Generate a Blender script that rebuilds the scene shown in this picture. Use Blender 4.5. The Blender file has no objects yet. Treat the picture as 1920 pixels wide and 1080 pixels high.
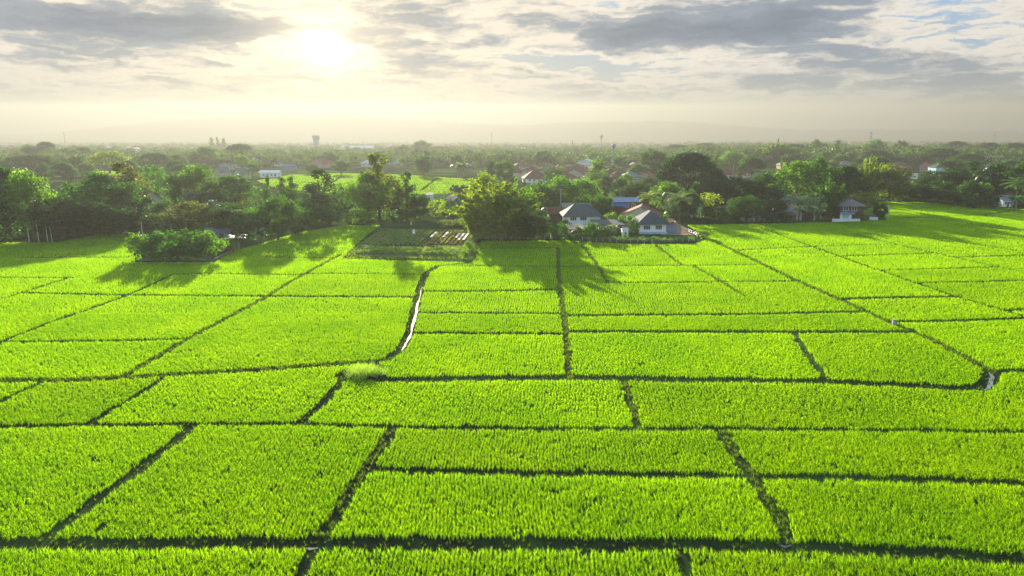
import bpy, math, random
import numpy as np
from mathutils import Vector

R = math.radians
scene = bpy.context.scene
COL = scene.collection

# ------------------------------------------------------------------ camera
CAM_H, PITCH, FPX = 26.0, R(12.34), 1280.0
cam_data = bpy.data.cameras.new('camera')
cam_data.sensor_width = 36.0
cam_data.lens = 24.0
cam_data.clip_start, cam_data.clip_end = 0.5, 40000.0
cam = bpy.data.objects.new('camera', cam_data)
COL.objects.link(cam)
cam.location = (0, 0, CAM_H)
cam.rotation_euler = (math.pi / 2 - PITCH, 0, 0)
scene.camera = cam
CP, SP = math.cos(PITCH), math.sin(PITCH)

# ------------------------------------------------------------------ exposure, engine
EXPO = 1.95
scene.view_settings.view_transform = 'Standard'
scene.view_settings.look = 'None'
scene.view_settings.exposure = EXPO
scene.view_settings.gamma = 1.0
cy = scene.cycles
cy.use_denoising = True
cy.max_bounces = 6
cy.diffuse_bounces = 3
cy.glossy_bounces = 2
cy.transmission_bounces = 4
cy.transparent_max_bounces = 4
cy.volume_bounces = 0
cy.sample_clamp_indirect = 4.0
cy.caustics_reflective = False
cy.caustics_refractive = False

# ------------------------------------------------------------------ sun
SUN_EL, SUN_AZ = 12.0, -14.4          # degrees, azimuth clockwise from +Y
sun_data = bpy.data.lights.new('sun', 'SUN')
sun_data.energy = 5.0
sun_data.angle = R(0.55)
sun_data.color = (1.0, 0.90, 0.68)
sun = bpy.data.objects.new('sun', sun_data)
COL.objects.link(sun)
_sd = Vector((math.sin(R(SUN_AZ)) * math.cos(R(SUN_EL)), math.cos(R(SUN_AZ)) * math.cos(R(SUN_EL)), math.sin(R(SUN_EL))))
sun.rotation_euler = _sd.to_track_quat('Z', 'Y').to_euler()
sun.location = (-60, 240, 120)


# ------------------------------------------------------------------ node graph helper
class S:
    """a socket with arithmetic"""
    def __init__(s, g, sock):
        s.g, s.sock = g, sock

    def _m(s, op, *o, clamp=False):
        return s.g.math(op, s, *o, clamp=clamp)

    def __add__(s, o): return s._m('ADD', o)
    def __radd__(s, o): return s._m('ADD', o)
    def __sub__(s, o): return s._m('SUBTRACT', o)
    def __rsub__(s, o): return s.g.math('SUBTRACT', o, s)
    def __mul__(s, o): return s._m('MULTIPLY', o)
    def __rmul__(s, o): return s._m('MULTIPLY', o)
    def __truediv__(s, o): return s._m('DIVIDE', o)


class Graph:
    def __init__(g, tree):
        g.t = tree

    def node(g, typ, **kw):
        n = g.t.nodes.new(typ)
        for k, v in kw.items():
            setattr(n, k, v)
        return n

    def put(g, inp, v):
        if isinstance(v, S):
            g.t.links.new(v.sock, inp)
        elif isinstance(v, bpy.types.NodeSocket):
            g.t.links.new(v, inp)
        elif isinstance(v, (tuple, list)):
            inp.default_value = (*v, 1.0) if (len(v) == 3 and len(inp.default_value) == 4) else v
        else:
            inp.default_value = v

    def math(g, op, *a, clamp=False):
        n = g.node('ShaderNodeMath', operation=op, use_clamp=clamp)
        for i, v in enumerate(a):
            g.put(n.inputs[i], v)
        return S(g, n.outputs[0])

    def vec(g, x, y, z):
        n = g.node('ShaderNodeCombineXYZ')
        for i, v in enumerate((x, y, z)):
            g.put(n.inputs[i], v)
        return S(g, n.outputs[0])

    def noise(g, v, scale=1.0, detail=6, rough=0.55, dist=0.0):
        n = g.node('ShaderNodeTexNoise')
        if v is not None:
            g.put(n.inputs['Vector'], v)
        n.inputs['Scale'].default_value = scale
        n.inputs['Detail'].default_value = detail
        n.inputs['Roughness'].default_value = rough
        n.inputs['Distortion'].default_value = dist
        return S(g, n.outputs['Fac'])

    def smooth(g, x, a, b):
        n = g.node('ShaderNodeMapRange', interpolation_type='SMOOTHSTEP')
        g.put(n.inputs[0], x)
        n.inputs[1].default_value, n.inputs[2].default_value = a, b
        return S(g, n.outputs[0])

    def mix(g, f, a, b):
        n = g.node('ShaderNodeMix', data_type='RGBA')
        g.put(n.inputs[0], f)
        g.put(n.inputs[6], a)
        g.put(n.inputs[7], b)
        return S(g, n.outputs[2])

    def cmul(g, a, b):
        n = g.node('ShaderNodeMix', data_type='RGBA', blend_type='MULTIPLY')
        n.inputs[0].default_value = 1.0
        g.put(n.inputs[6], a)
        g.put(n.inputs[7], b)
        return S(g, n.outputs[2])

    def cadd(g, a, b):
        n = g.node('ShaderNodeMix', data_type='RGBA', blend_type='ADD')
        n.inputs[0].default_value = 1.0
        g.put(n.inputs[6], a)
        g.put(n.inputs[7], b)
        return S(g, n.outputs[2])

    def ramp(g, f, stops):
        n = g.node('ShaderNodeValToRGB')
        e = n.color_ramp.elements
        while len(e) < len(stops):
            e.new(0.5)
        for i, (p, c) in enumerate(stops):
            e[i].position = p
            e[i].color = (*c, 1.0)
        g.put(n.inputs[0], f)
        return S(g, n.outputs[0])


# ------------------------------------------------------------------ sky (world)
def sky_dir(px, py):
    """azimuth and elevation in degrees of a photograph pixel"""
    x, y = (px - 960) / FPX, (540 - py) / FPX
    fy, fz = CP + y * SP, -SP + y * CP
    return math.degrees(math.atan2(x, fy)), math.degrees(math.atan2(fz, math.hypot(x, fy)))


world = bpy.data.worlds.new('World')
scene.world = world
world.use_nodes = True
wt = world.node_tree
wt.nodes.clear()
g = Graph(wt)
tc = g.node('ShaderNodeTexCoord')
sep = g.node('ShaderNodeSeparateXYZ')
wt.links.new(tc.outputs['Generated'], sep.inputs[0])
dx, dy, dz = (S(g, sep.outputs[i]) for i in range(3))
az = g.math('ARCTAN2', dx, dy) * 57.2958
el = g.math('ARCSINE', dz) * 57.2958
sky = g.node('ShaderNodeTexSky', sky_type='NISHITA', sun_disc=False)
sky.sun_elevation = R(SUN_EL)
sky.sun_rotation = R(SUN_AZ)
sky.altitude = 300
sky.air_density, sky.dust_density, sky.ozone_density = 1.0, 2.0, 1.0
K = 2.0 ** -EXPO
# slow wander of the cloud shapes
wn = g.node('ShaderNodeTexNoise')
g.put(wn.inputs['Vector'], g.vec(az * 0.16, el * 0.42, 0.0))
wn.inputs['Scale'].default_value, wn.inputs['Detail'].default_value, wn.inputs['Roughness'].default_value = 1.0, 8, 0.62
ws = g.node('ShaderNodeSeparateColor')
wt.links.new(wn.outputs['Color'], ws.inputs[0])
wa, we = S(g, ws.outputs[0]) - 0.5, S(g, ws.outputs[1]) - 0.5
azw, elw = az + wa * 9.0, el + we * 3.4
streak = g.noise(g.vec(az * 0.10 + wa * 1.2, el * 0.62 + we * 1.6, 3.7), 1.0, 10, 0.62)
fine = g.noise(g.vec(az * 0.33 + wa * 2.0, el * 1.5 + we * 2.0, 9.1), 1.0, 9, 0.6)


def blob(px, py, wx, hy, amp):
    a0, e0 = sky_dir(px, py)
    sa, se = wx / FPX * 57.3, hy / FPX * 57.3
    u, v = (azw - a0) * (1 / sa), (elw - e0) * (1 / se)
    r2 = u * u + v * v
    return g.math('EXPONENT', r2 * -1.0) * amp


dens = None
for b in ((1390, 40, 220, 40, 1.6), (1220, 60, 160, 28, 1.05), (1530, 58, 120, 32, 1.0), (1010, 45, 90, 18, 0.7),
          (1640, 122, 140, 28, 0.55), (1470, 118, 190, 18, 0.3), (1760, 155, 150, 34, 0.42), (1500, 185, 260, 40, 0.36), (1230, 112, 170, 16, -0.35),
          (290, 50, 200, 34, 1.15), (90, 26, 160, 28, 0.95), (430, 58, 130, 26, 0.9), (40, 78, 90, 16, 0.6), (740, 50, 110, 38, 1.05),
          (820, 20, 120, 22, 0.5), (850, 140, 150, 26, 0.62), (770, 118, 90, 14, 0.45), (260, 105, 110, 12, 0.4),
          (980, 205, 360, 34, 0.6), (560, 142, 130, 12, 0.5), (1100, 168, 160, 16, 0.4), (200, 150, 200, 12, 0.4), (380, 160, 150, 10, 0.35), (120, 120, 140, 10, 0.4), (420, 118, 90, 8, 0.45), (1900, 130, 90, 36, 0.5), (150, 20, 260, 30, 0.35),
          (1750, 20, 130, 20, -0.25), (1800, 85, 110, 26, -0.45), (1050, 110, 120, 20, -0.6), (905, 22, 50, 16, -0.6),
          (455, 8, 40, 10, -0.9), (610, 92, 70, 34, -0.9), (580, 18, 60, 18, -0.5), (1640, 45, 90, 20, -0.2)):
    t = blob(*b)
    dens = t if dens is None else dens + t
dens = dens * 0.82 + (streak - 0.5) * 3.0 + (fine - 0.5) * 2.1 + 0.10
lowfade = g.smooth(el, 2.0, 6.6) * 0.60 + g.smooth(el, 0.8, 3.6) * 0.40
# angle from the bright part of the sky where the sun burns through the cloud
ga, ge = sky_dir(612, 92)
du, dv = (az - ga), (el - ge)
ang2 = du * du + dv * dv
ang2s = du * du * 0.55 + dv * dv
near = g.math('EXPONENT', ang2 * (-1 / 420.0))      # wide warm side
mid = g.math('EXPONENT', ang2s * (-1 / 14.0))
core = g.math('EXPONENT', ang2s * (-1 / 0.95)) * (1.0 - g.smooth(dens, 0.0, 0.9) * 0.75)
clear = g.mix(g.smooth(el, 1.0, 11.0), (0.50, 0.53, 0.50), (0.36, 0.54, 0.76))
clear = g.mix(near * 0.8, clear, (0.86, 0.79, 0.62))
edge = g.mix(near, (0.86, 0.81, 0.72), (1.12, 0.98, 0.74))
body = g.mix(near, (0.30, 0.35, 0.42), (0.46, 0.47, 0.47))
body = g.mix(g.smooth(dens, 0.9, 1.7), body, g.mix(near, (0.23, 0.27, 0.34), (0.34, 0.36, 0.39)))
bk = fine * 0.75 + 0.64
body = g.cmul(body, g.vec(bk, bk * 1.0, bk * 0.99))
veil = g.mix(near, (0.44, 0.455, 0.44), (0.74, 0.66, 0.49))
skyc = g.mix(g.smooth(dens, -0.25, 0.12), clear, edge)
skyc = g.mix(g.smooth(dens, 0.16, 1.0), skyc, body)
skyc = g.mix(lowfade, veil, skyc)
glow = g.cadd(g.cmul(g.vec(mid, mid, mid), (0.55, 0.42, 0.22)), g.cmul(g.vec(core, core, core), (1.7, 1.45, 1.0)))
skyc = g.cadd(skyc, glow)
# the low bright cloud band belongs to the sun's side and to the lower sky; the rest is the clear sky model
band = (1.0 - g.smooth(el, 11.0, 17.0)) * (g.smooth(g.math('COSINE', (az - SUN_AZ) * 0.0174533), 0.0, 0.6) * 0.9 + 0.1)
bg1 = g.node('ShaderNodeBackground')
wt.links.new(sky.outputs[0], bg1.inputs[0])
bg1.inputs[1].default_value = 0.12
bg2 = g.node('ShaderNodeBackground')
g.put(bg2.inputs[0], skyc)
bg2.inputs[1].default_value = K
mx = g.node('ShaderNodeMixShader')
g.put(mx.inputs[0], band)
wt.links.new(bg1.outputs[0], mx.inputs[1])
wt.links.new(bg2.outputs[0], mx.inputs[2])
wo = g.node('ShaderNodeOutputWorld')
wt.links.new(mx.outputs[0], wo.inputs[0])


# ------------------------------------------------------------------ geometry helpers
def G(px, py, z=0.0):
    """the point of the level z that the photograph shows at a pixel of its 1920 x 1080 frame"""
    x, y = (px - 960) / FPX, (540 - py) / FPX
    fy, fz = CP + y * SP, -SP + y * CP
    t = (z - CAM_H) / fz
    return x * t, fy * t


def height_at(Y, py):
    t = (540 - py) / FPX
    return CAM_H + Y * (t * CP - SP) / (CP + t * SP)


def depth(Y, z=0.0):
    return Y * CP + (CAM_H - z) * SP


def tag(o, label=None, cat=None, group=None, kind=None):
    for k, v in (('label', label), ('category', cat), ('group', group), ('kind', kind)):
        if v:
            o[k] = v
    return o


def empty(name, loc=(0, 0, 0), rz=0.0):
    o = bpy.data.objects.new(name, None)
    o.empty_display_size = 0.5
    COL.objects.link(o)
    o.location = loc
    o.rotation_euler = (0, 0, rz)
    return o


def link_mesh(name, me, parent=None, mat=None):
    o = bpy.data.objects.new(name, me)
    COL.objects.link(o)
    if parent is not None:
        o.parent = parent
    if mat is not None and not me.materials:
        me.materials.append(mat)
    return o


def np_mesh(name, verts, faces, tone=None):
    """faces: an int array, n x 3 or n x 4"""
    verts = np.asarray(verts, np.float32)
    faces = np.asarray(faces, np.int32)
    me = bpy.data.meshes.new(name)
    n, k = faces.shape
    me.vertices.add(len(verts))
    me.vertices.foreach_set('co', verts.ravel())
    me.loops.add(n * k)
    me.loops.foreach_set('vertex_index', faces.ravel())
    me.polygons.add(n)
    me.polygons.foreach_set('loop_start', np.arange(0, n * k, k, dtype=np.int32))
    if tone is not None:
        a = me.attributes.new('tone', 'FLOAT', 'POINT')
        a.data.foreach_set('value', np.asarray(tone, np.float32))
    me.update(calc_edges=True)
    return me


class MB:
    """collects solids and makes one mesh object of them"""
    def __init__(s):
        s.v, s.f = [], []

    def add(s, vs, fs):
        b = len(s.v)
        s.v += [tuple(v) for v in vs]
        s.f += [tuple(i + b for i in f) for f in fs]
        return s

    def box(s, c, d, rz=0.0):
        hx, hy, hz = d[0] / 2, d[1] / 2, d[2] / 2
        ca, sa = math.cos(rz), math.sin(rz)
        vs = []
        for z in (-hz, hz):
            for x, y in ((-hx, -hy), (hx, -hy), (hx, hy), (-hx, hy)):
                vs.append((c[0] + x * ca - y * sa, c[1] + x * sa + y * ca, c[2] + z))
        return s.add(vs, [(3, 2, 1, 0), (4, 5, 6, 7), (0, 1, 5, 4), (1, 2, 6, 5), (2, 3, 7, 6), (3, 0, 4, 7)])

    def tube(s, pts, rad, n=7, cap=True):
        pts = [Vector(p) for p in pts]
        vs, fs = [], []
        for i, p in enumerate(pts):
            d = (pts[min(i + 1, len(pts) - 1)] - pts[max(i - 1, 0)]).normalized()
            u = d.cross(Vector((0.3, 1, 0.1))).normalized()
            w = d.cross(u)
            r = rad[i] if isinstance(rad, (list, tuple)) else rad
            for k in range(n):
                a = 2 * math.pi * k / n
                vs.append(p + u * math.cos(a) * r + w * math.sin(a) * r)
        for i in range(len(pts) - 1):
            for k in range(n):
                a, b = i * n + k, i * n + (k + 1) % n
                fs.append((a, b, b + n, a + n))
        if cap:
            fs.append(tuple(range(n))[::-1])
            fs.append(tuple(range((len(pts) - 1) * n, len(pts) * n)))
        return s.add(vs, fs)

    def lathe(s, prof, n=20, c=(0, 0, 0)):
        vs, fs = [], []
        for r, z in prof:
            for k in range(n):
                a = 2 * math.pi * k / n
                vs.append((c[0] + r * math.cos(a), c[1] + r * math.sin(a), c[2] + z))
        for i in range(len(prof) - 1):
            for k in range(n):
                a, b = i * n + k, i * n + (k + 1) % n
                fs.append((a, b, b + n, a + n))
        fs.append(tuple(range(n))[::-1])
        fs.append(tuple(range((len(prof) - 1) * n, len(prof) * n)))
        return s.add(vs, fs)

    def slab(s, poly, t):
        """a flat or tilted polygon given thickness t downwards"""
        n = len(poly)
        vs = list(poly) + [(x, y, z - t) for x, y, z in poly]
        fs = [tuple(range(n)), tuple(range(2 * n - 1, n - 1, -1))]
        for i in range(n):
            j = (i + 1) % n
            fs.append((i, i + n, j + n, j))
        return s.add(vs, fs)

    def mesh(s, name):
        me = bpy.data.meshes.new(name)
        me.from_pydata(s.v, [], s.f)
        me.update()
        return me

    def build(s, name, mat, parent=None):
        return link_mesh(name, s.mesh(name), parent, mat)


# ------------------------------------------------------------------ materials
MATS = {}


def surface(name, col, rough=0.8, spec=0.3, var=0.25, scale=1.5, col2=None, bump=0.0, metal=0.0, stretch=(1, 1, 1)):
    if name in MATS:
        return MATS[name]
    m = bpy.data.materials.new(name)
    m.use_nodes = True
    t = m.node_tree
    t.nodes.clear()
    q = Graph(t)
    o = q.node('ShaderNodeTexCoord')
    mp = q.node('ShaderNodeMapping')
    t.links.new(o.outputs['Object'], mp.inputs[0])
    mp.inputs['Scale'].default_value = stretch
    nz = q.noise(S(q, mp.outputs[0]), scale, 7, 0.62)
    c2 = col2 or tuple(c * (1 - var) for c in col)
    c = q.mix(q.smooth(nz, 0.34, 0.66), c2, col)
    oi = q.node('ShaderNodeObjectInfo')
    k = S(q, oi.outputs['Random']) * 0.24 + 0.88
    c = q.cmul(c, q.vec(k, k, k))
    p = q.node('ShaderNodeBsdfPrincipled')
    q.put(p.inputs['Base Color'], c)
    p.inputs['Roughness'].default_value = rough
    p.inputs['Specular IOR Level'].default_value = spec
    p.inputs['Metallic'].default_value = metal
    if bump:
        b = q.node('ShaderNodeBump')
        b.inputs['Strength'].default_value = bump
        q.put(b.inputs['Height'], nz)
        t.links.new(b.outputs[0], p.inputs['Normal'])
    out = q.node('ShaderNodeOutputMaterial')
    t.links.new(p.outputs[0], out.inputs[0])
    MATS[name] = m
    return m


def leaf_material(name, col=None, trans=0.45, warm=(1.5, 1.35, 0.45), gloss=0.05, tone=True, patch=0.0):
    """thin leaves: part of the light is turned back, part comes through yellower"""
    m = bpy.data.materials.new(name)
    m.use_nodes = True
    t = m.node_tree
    t.nodes.clear()
    q = Graph(t)
    oi = q.node('ShaderNodeObjectInfo')
    base = S(q, oi.outputs['Color']) if col is None else q.mix(0.0, col, col)
    if tone:
        at = q.node('ShaderNodeAttribute', attribute_name='tone')
        k = S(q, at.outputs['Fac'])
        base = q.cmul(base, q.vec(k, k, k))
    if patch:
        geo = q.node('ShaderNodeNewGeometry')
        n1 = q.noise(S(q, geo.outputs['Position']), 0.09, 4, 0.6)
        n2 = q.noise(S(q, geo.outputs['Position']), 0.9, 3, 0.6)
        f = q.smooth(n1 * 0.6 + n2 * 0.4, 0.38, 0.66)
        base = q.cmul(base, q.mix(f, (1 - patch * 0.9, 1 - patch * 0.55, 1.0), (1 + patch, 1 + patch * 0.5, 0.8)))
    d = q.node('ShaderNodeBsdfDiffuse')
    q.put(d.inputs[0], base)
    tr = q.node('ShaderNodeBsdfTranslucent')
    q.put(tr.inputs[0], q.cmul(base, warm))
    mx = q.node('ShaderNodeMixShader')
    mx.inputs[0].default_value = trans
    t.links.new(d.outputs[0], mx.inputs[1])
    t.links.new(tr.outputs[0], mx.inputs[2])
    last = mx
    if gloss:
        gl = q.node('ShaderNodeBsdfGlossy')
        gl.inputs['Roughness'].default_value = 0.42
        gl.inputs['Color'].default_value = (0.9, 0.9, 0.85, 1)
        m2 = q.node('ShaderNodeMixShader')
        m2.inputs[0].default_value = gloss
        t.links.new(mx.outputs[0], m2.inputs[1])
        t.links.new(gl.outputs[0], m2.inputs[2])
        last = m2
    out = q.node('ShaderNodeOutputMaterial')
    t.links.new(last.outputs[0], out.inputs[0])
    return m

# ------------------------------------------------------------------ ground, hills, haze
def ground_material():
    m = bpy.data.materials.new('ground_soil')
    m.use_nodes = True
    t = m.node_tree
    t.nodes.clear()
    q = Graph(t)
    geo = q.node('ShaderNodeNewGeometry')
    P = S(q, geo.outputs['Position'])
    a = q.noise(P, 0.5, 8, 0.65)
    b = q.noise(P, 0.012, 5, 0.6)
    c = q.mix(q.smooth(a, 0.35, 0.65), (0.016, 0.022, 0.014), (0.022, 0.042, 0.014))
    c = q.mix(q.smooth(b, 0.42, 0.6), c, q.mix(a, (0.035, 0.09, 0.016), (0.07, 0.10, 0.03)))
    p = q.node('ShaderNodeBsdfPrincipled')
    q.put(p.inputs['Base Color'], c)
    p.inputs['Roughness'].default_value = 1.0
    p.inputs['Specular IOR Level'].default_value = 0.0
    bp = q.node('ShaderNodeBump')
    bp.inputs['Strength'].default_value = 0.5
    bp.inputs['Distance'].default_value = 0.1
    q.put(bp.inputs['Height'], a)
    t.links.new(bp.outputs[0], p.inputs['Normal'])
    out = q.node('ShaderNodeOutputMaterial')
    t.links.new(p.outputs[0], out.inputs[0])
    return m


FAR = 7600.0
gm = MB()
gm.add([(-FAR, -150, 0), (FAR, -150, 0), (FAR, FAR - 40, 0), (-FAR, FAR - 40, 0)], [(0, 1, 2, 3)])
tag(gm.build('ground', ground_material()), 'dark soil and grass plain stretching to the hazy horizon', 'ground', kind='structure')


def hills():
    rs = np.random.RandomState(5)
    prof = [(-900, 246), (-300, 240), (0, 246), (110, 240), (233, 217), (300, 209), (350, 200), (400, 190), (443, 181), (500, 178), (560, 186),
            (640, 181), (720, 196), (820, 206), (900, 216), (1000, 214), (1120, 208), (1220, 205), (1290, 209), (1357, 215), (1407, 223),
            (1500, 232), (1640, 230), (1760, 236), (1920, 236), (2200, 242), (2900, 248)]
    xs = np.linspace(-260, 2180, 260)
    tops = 262.0 + 0.62 * (np.interp(xs, [p[0] for p in prof], [p[1] for p in prof]) - 262.0)
    rows, V = 9, []
    Y0 = 6400.0
    for j in range(rows):
        f = math.sin(math.pi * j / (rows - 1)) if j <= rows // 2 else 1.0 - 0.25 * (j - rows // 2)
        for i, x in enumerate(xs):
            Y = Y0 + j * 118 + 60 * math.sin(i * 0.31 + j)
            h = height_at(Y0 + 600, tops[i])
            z = max(-2.0, h * max(0.0, f) * (1 + 0.05 * rs.randn() * (f < 0.95)) + 3 * rs.randn() - 6 * (j == 0))
            if j == 0 or j == rows - 1:
                z = -3.0
            V.append(((x - 960) / FPX * (depth(Y)), Y, z))
    n = len(xs)
    F = [(j * n + i, j * n + i + 1, (j + 1) * n + i + 1, (j + 1) * n + i) for j in range(rows - 1) for i in range(n - 1)]
    me = np_mesh('hills', V, F)
    me.polygons.foreach_set('use_smooth', [True] * len(me.polygons))
    o = link_mesh('hills', me, None, surface('hill_forest', (0.05, 0.075, 0.035), 0.95, 0.1, 0.4, 0.006))
    tag(o, 'faint wooded mountain ridge dissolving into the haze under the sun', 'hills', kind='structure')


hills()


def haze(density):
    # a closed box whose lid climbs gently towards the mountains, just above everything inside it
    y0, y1, x = -160.0, FAR - 20, FAR + 20
    t0, t1 = 62.0 + y0 * 0.0405, 62.0 + y1 * 0.0405
    b = MB().add([(-x, y0, -1), (x, y0, -1), (x, y1, -1), (-x, y1, -1), (-x, y0, t0), (x, y0, t0), (x, y1, t1), (-x, y1, t1)],
                 [(3, 2, 1, 0), (4, 5, 6, 7), (0, 1, 5, 4), (1, 2, 6, 5), (2, 3, 7, 6), (3, 0, 4, 7)])
    m = bpy.data.materials.new('haze_air')
    m.use_nodes = True
    t = m.node_tree
    t.nodes.clear()
    v = t.nodes.new('ShaderNodeVolumePrincipled')
    v.inputs['Color'].default_value = (0.192, 0.196, 0.187, 1)
    v.inputs['Density'].default_value = density
    v.inputs['Anisotropy'].default_value = 0.42
    out = t.nodes.new('ShaderNodeOutputMaterial')
    t.links.new(v.outputs[0], out.inputs['Volume'])
    m.cycles.homogeneous_volume = True if hasattr(m.cycles, 'homogeneous_volume') else False
    o = b.build('haze', m)
    tag(o, 'pale warm evening haze lying over the whole plain', 'haze', kind='stuff')
    return o


haze(0.00036)

# ------------------------------------------------------------------ rice land: bunds and ditches as lines of the photograph laid on the crop's level
CROP = 0.45
LINES = [   # width in metres, then pixels
    (1.55, [(-0, 1012), (300, 1012), (600, 1012), (900, 1013), (1250, 1014), (1480, 1017), (1700, 1029), (1920, 1041)]),
    (0.95, [(0, 796), (163, 792), (290, 791), (365, 790), (560, 790), (640, 793), (740, 796), (1000, 799), (1195, 800), (1350, 799), (1600, 801), (1920, 806)]),
    (1.15, [(693, 875), (800, 877), (1000, 882), (1280, 886), (1413, 888), (1600, 890), (1920, 900)]),
    (1.6, [(0, 709), (130, 709), (235, 704), (330, 698), (500, 688), (640, 678), (700, 674), (724, 670)]),
    (1.3, [(722, 672), (735, 664), (747, 654), (758, 640), (766, 624), (772, 602), (777, 580), (783, 555), (791, 527), (800, 508), (822, 496), (850, 493), (875, 491), (886, 484), (893, 465), (896, 450)]),
    (1.0, [(700, 672), (720, 690), (716, 706)]),
    (1.9, [(640, 700), (720, 708), (880, 706), (1060, 704), (1170, 705), (1280, 708), (1410, 709), (1545, 711), (1690, 717), (1780, 723), (1835, 724), (1853, 715), (1858, 700), (1862, 694)]),
    (1.6, [(1862, 692), (1920, 692)]),
    (0.9, [(0, 749), (43, 728), (77, 713)]),
    (0.85, [(163, 791), (230, 752), (287, 719), (300, 706)]),
    (1.1, [(563, 789), (598, 757), (633, 720), (652, 690)]),
    (1.2, [(73, 1010), (137, 963), (200, 917), (290, 852), (340, 811), (362, 793)]),
    (1.15, [(607, 1000), (640, 944), (683, 877), (715, 832), (735, 800)]),
    (0.8, [(556, 1080), (580, 1034), (590, 1018)]),
    (0.9, [(1170, 710), (1180, 742), (1190, 772), (1198, 799)]),
    (1.2, [(1352, 802), (1363, 820), (1387, 858), (1413, 890), (1433, 925), (1460, 965), (1480, 1010)]),
    (0.8, [(1280, 1030), (1287, 1080)]),
    (0.85, [(0, 640), (20, 630), (100, 600), (180, 572), (240, 550), (300, 523), (322, 513)]),
    (0.95, [(230, 703), (290, 668), (350, 633), (420, 596), (493, 557), (567, 513), (640, 474)]),
    (0.5, [(6, 638), (200, 636), (352, 632)]),
    (0.75, [(43, 546), (240, 550), (360, 551), (500, 552), (640, 553), (783, 554)]),
    (0.7, [(0, 558), (43, 545), (133, 517)]),
    (0.6, [(0, 517), (134, 518)]),
    (0.75, [(30, 480), (240, 480)]),
    (0.6, [(322, 512), (383, 509), (480, 512), (567, 512)]),
    (0.6, [(567, 510), (700, 510), (797, 512)]),
    (0.6, [(513, 480), (627, 481)]),
    (0.9, [(1047, 462), (1047, 500), (1049, 533), (1057, 587), (1062, 627), (1064, 660), (1067, 704)]),
    (0.9, [(788, 543), (900, 543), (1048, 540)]),
    (0.8, [(778, 583), (900, 584), (1055, 585)]),
    (0.75, [(768, 621), (900, 622), (1060, 623)]),
    (0.5, [(850, 496), (1047, 496)]),
    (0.7, [(900, 463), (1047, 462)]),
    (1.2, [(1320, 442), (1377, 468), (1430, 493), (1493, 523), (1580, 560), (1673, 603), (1747, 633), (1813, 667), (1863, 693)]),
    (0.95, [(1059, 588), (1280, 587), (1450, 585), (1622, 581)]),
    (0.85, [(1062, 618), (1280, 619), (1487, 619), (1712, 619)]),
    (0.6, [(1140, 527), (1280, 526), (1357, 525), (1497, 524)]),
    (0.6, [(1048, 497), (1180, 496), (1300, 495), (1430, 493)]),
    (0.8, [(1086, 448), (1100, 468), (1117, 490), (1140, 527)]),
    (0.75, [(1219, 448), (1250, 473), (1280, 496)]),
    (0.75, [(1300, 496), (1353, 525), (1397, 552)]),
    (0.95, [(1487, 619), (1513, 657), (1532, 683), (1551, 709)]),
    (0.85, [(1425, 425), (1523, 460), (1657, 507), (1790, 552), (1887, 580), (1920, 590)]),
    (0.85, [(1600, 436), (1633, 445), (1753, 472), (1860, 495), (1920, 507)]),
    (0.7, [(1377, 467), (1520, 460), (1647, 456)]),
    (0.6, [(1570, 478), (1750, 472)]),
    (0.65, [(1649, 504), (1867, 498)]),
    (0.65, [(1716, 528), (1920, 523)]),
    (0.95, [(1580, 557), (1700, 554), (1792, 553)]),
    (0.85, [(1677, 601), (1800, 598), (1920, 594)]),
    (0.8, [(1887, 578), (1920, 577)]),
    (0.75, [(1795, 480), (1920, 476)]),
    (0.8, [(1640, 432), (1690, 439), (1780, 450), (1920, 469)]),
    (0.9, [(1690, 407), (1740, 405), (1840, 402), (1920, 390)]),
    (0.9, [(1740, 383), (1780, 390), (1840, 401), (1920, 413)]),
    (0.8, [(1700, 402), (1780, 411), (1920, 434)]),
]
EDGE = [(-420, 452), (0, 453), (110, 452), (185, 437), (248, 438), (252, 489), (402, 489), (442, 468), (560, 434), (640, 421), (712, 421),
        (690, 437), (643, 479), (640, 483), (855, 489), (878, 490), (897, 450), (1060, 449), (1180, 456), (1300, 456), (1330, 446), (1288, 420), (1440, 418),
        (1560, 415), (1662, 411), (1645, 377), (1750, 379), (1850, 387), (1920, 391), (2300, 399), (2300, 1235), (-420, 1235)]


def extend(pts):
    def ext(a, b):   # b is the end that leaves the frame
        dx_, dy_ = b[0] - a[0], b[1] - a[1]
        k = 760 / max(1.0, abs(dx_)) if b[1] < 1079 else 130 / max(1.0, abs(dy_))
        return (b[0] + dx_ * k, b[1] + dy_ * k)
    out = list(pts)
    if out[0][0] <= 0 or out[0][1] >= 1079:
        out.insert(0, ext(out[1], out[0]))
    if out[-1][0] >= 1919 or out[-1][1] >= 1079:
        out.append(ext(out[-2], out[-1]))
    return out


def gap_width(w, p):
    # bunds far off run wider where they lie across the view
    far = sum(q[1] for q in p) / len(p) < 640
    across = abs(p[-1][1] - p[0][1]) < 0.12 * abs(p[-1][0] - p[0][0])
    return w * 1.55 + 0.15 if far and across else w * 1.05 if far else w * 0.92


WLINES = [(gap_width(w, p), np.array([G(x, y, CROP) for x, y in extend(p)])) for w, p in LINES]
CELL, X0, Y0_, NX, NY = 0.2, -190.0, 31.0, 2250, 1300
RICE = np.zeros((NY, NX), bool)
xc = X0 + (np.arange(NX) + 0.5) * CELL
yc = Y0_ + (np.arange(NY) + 0.5) * CELL


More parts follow.
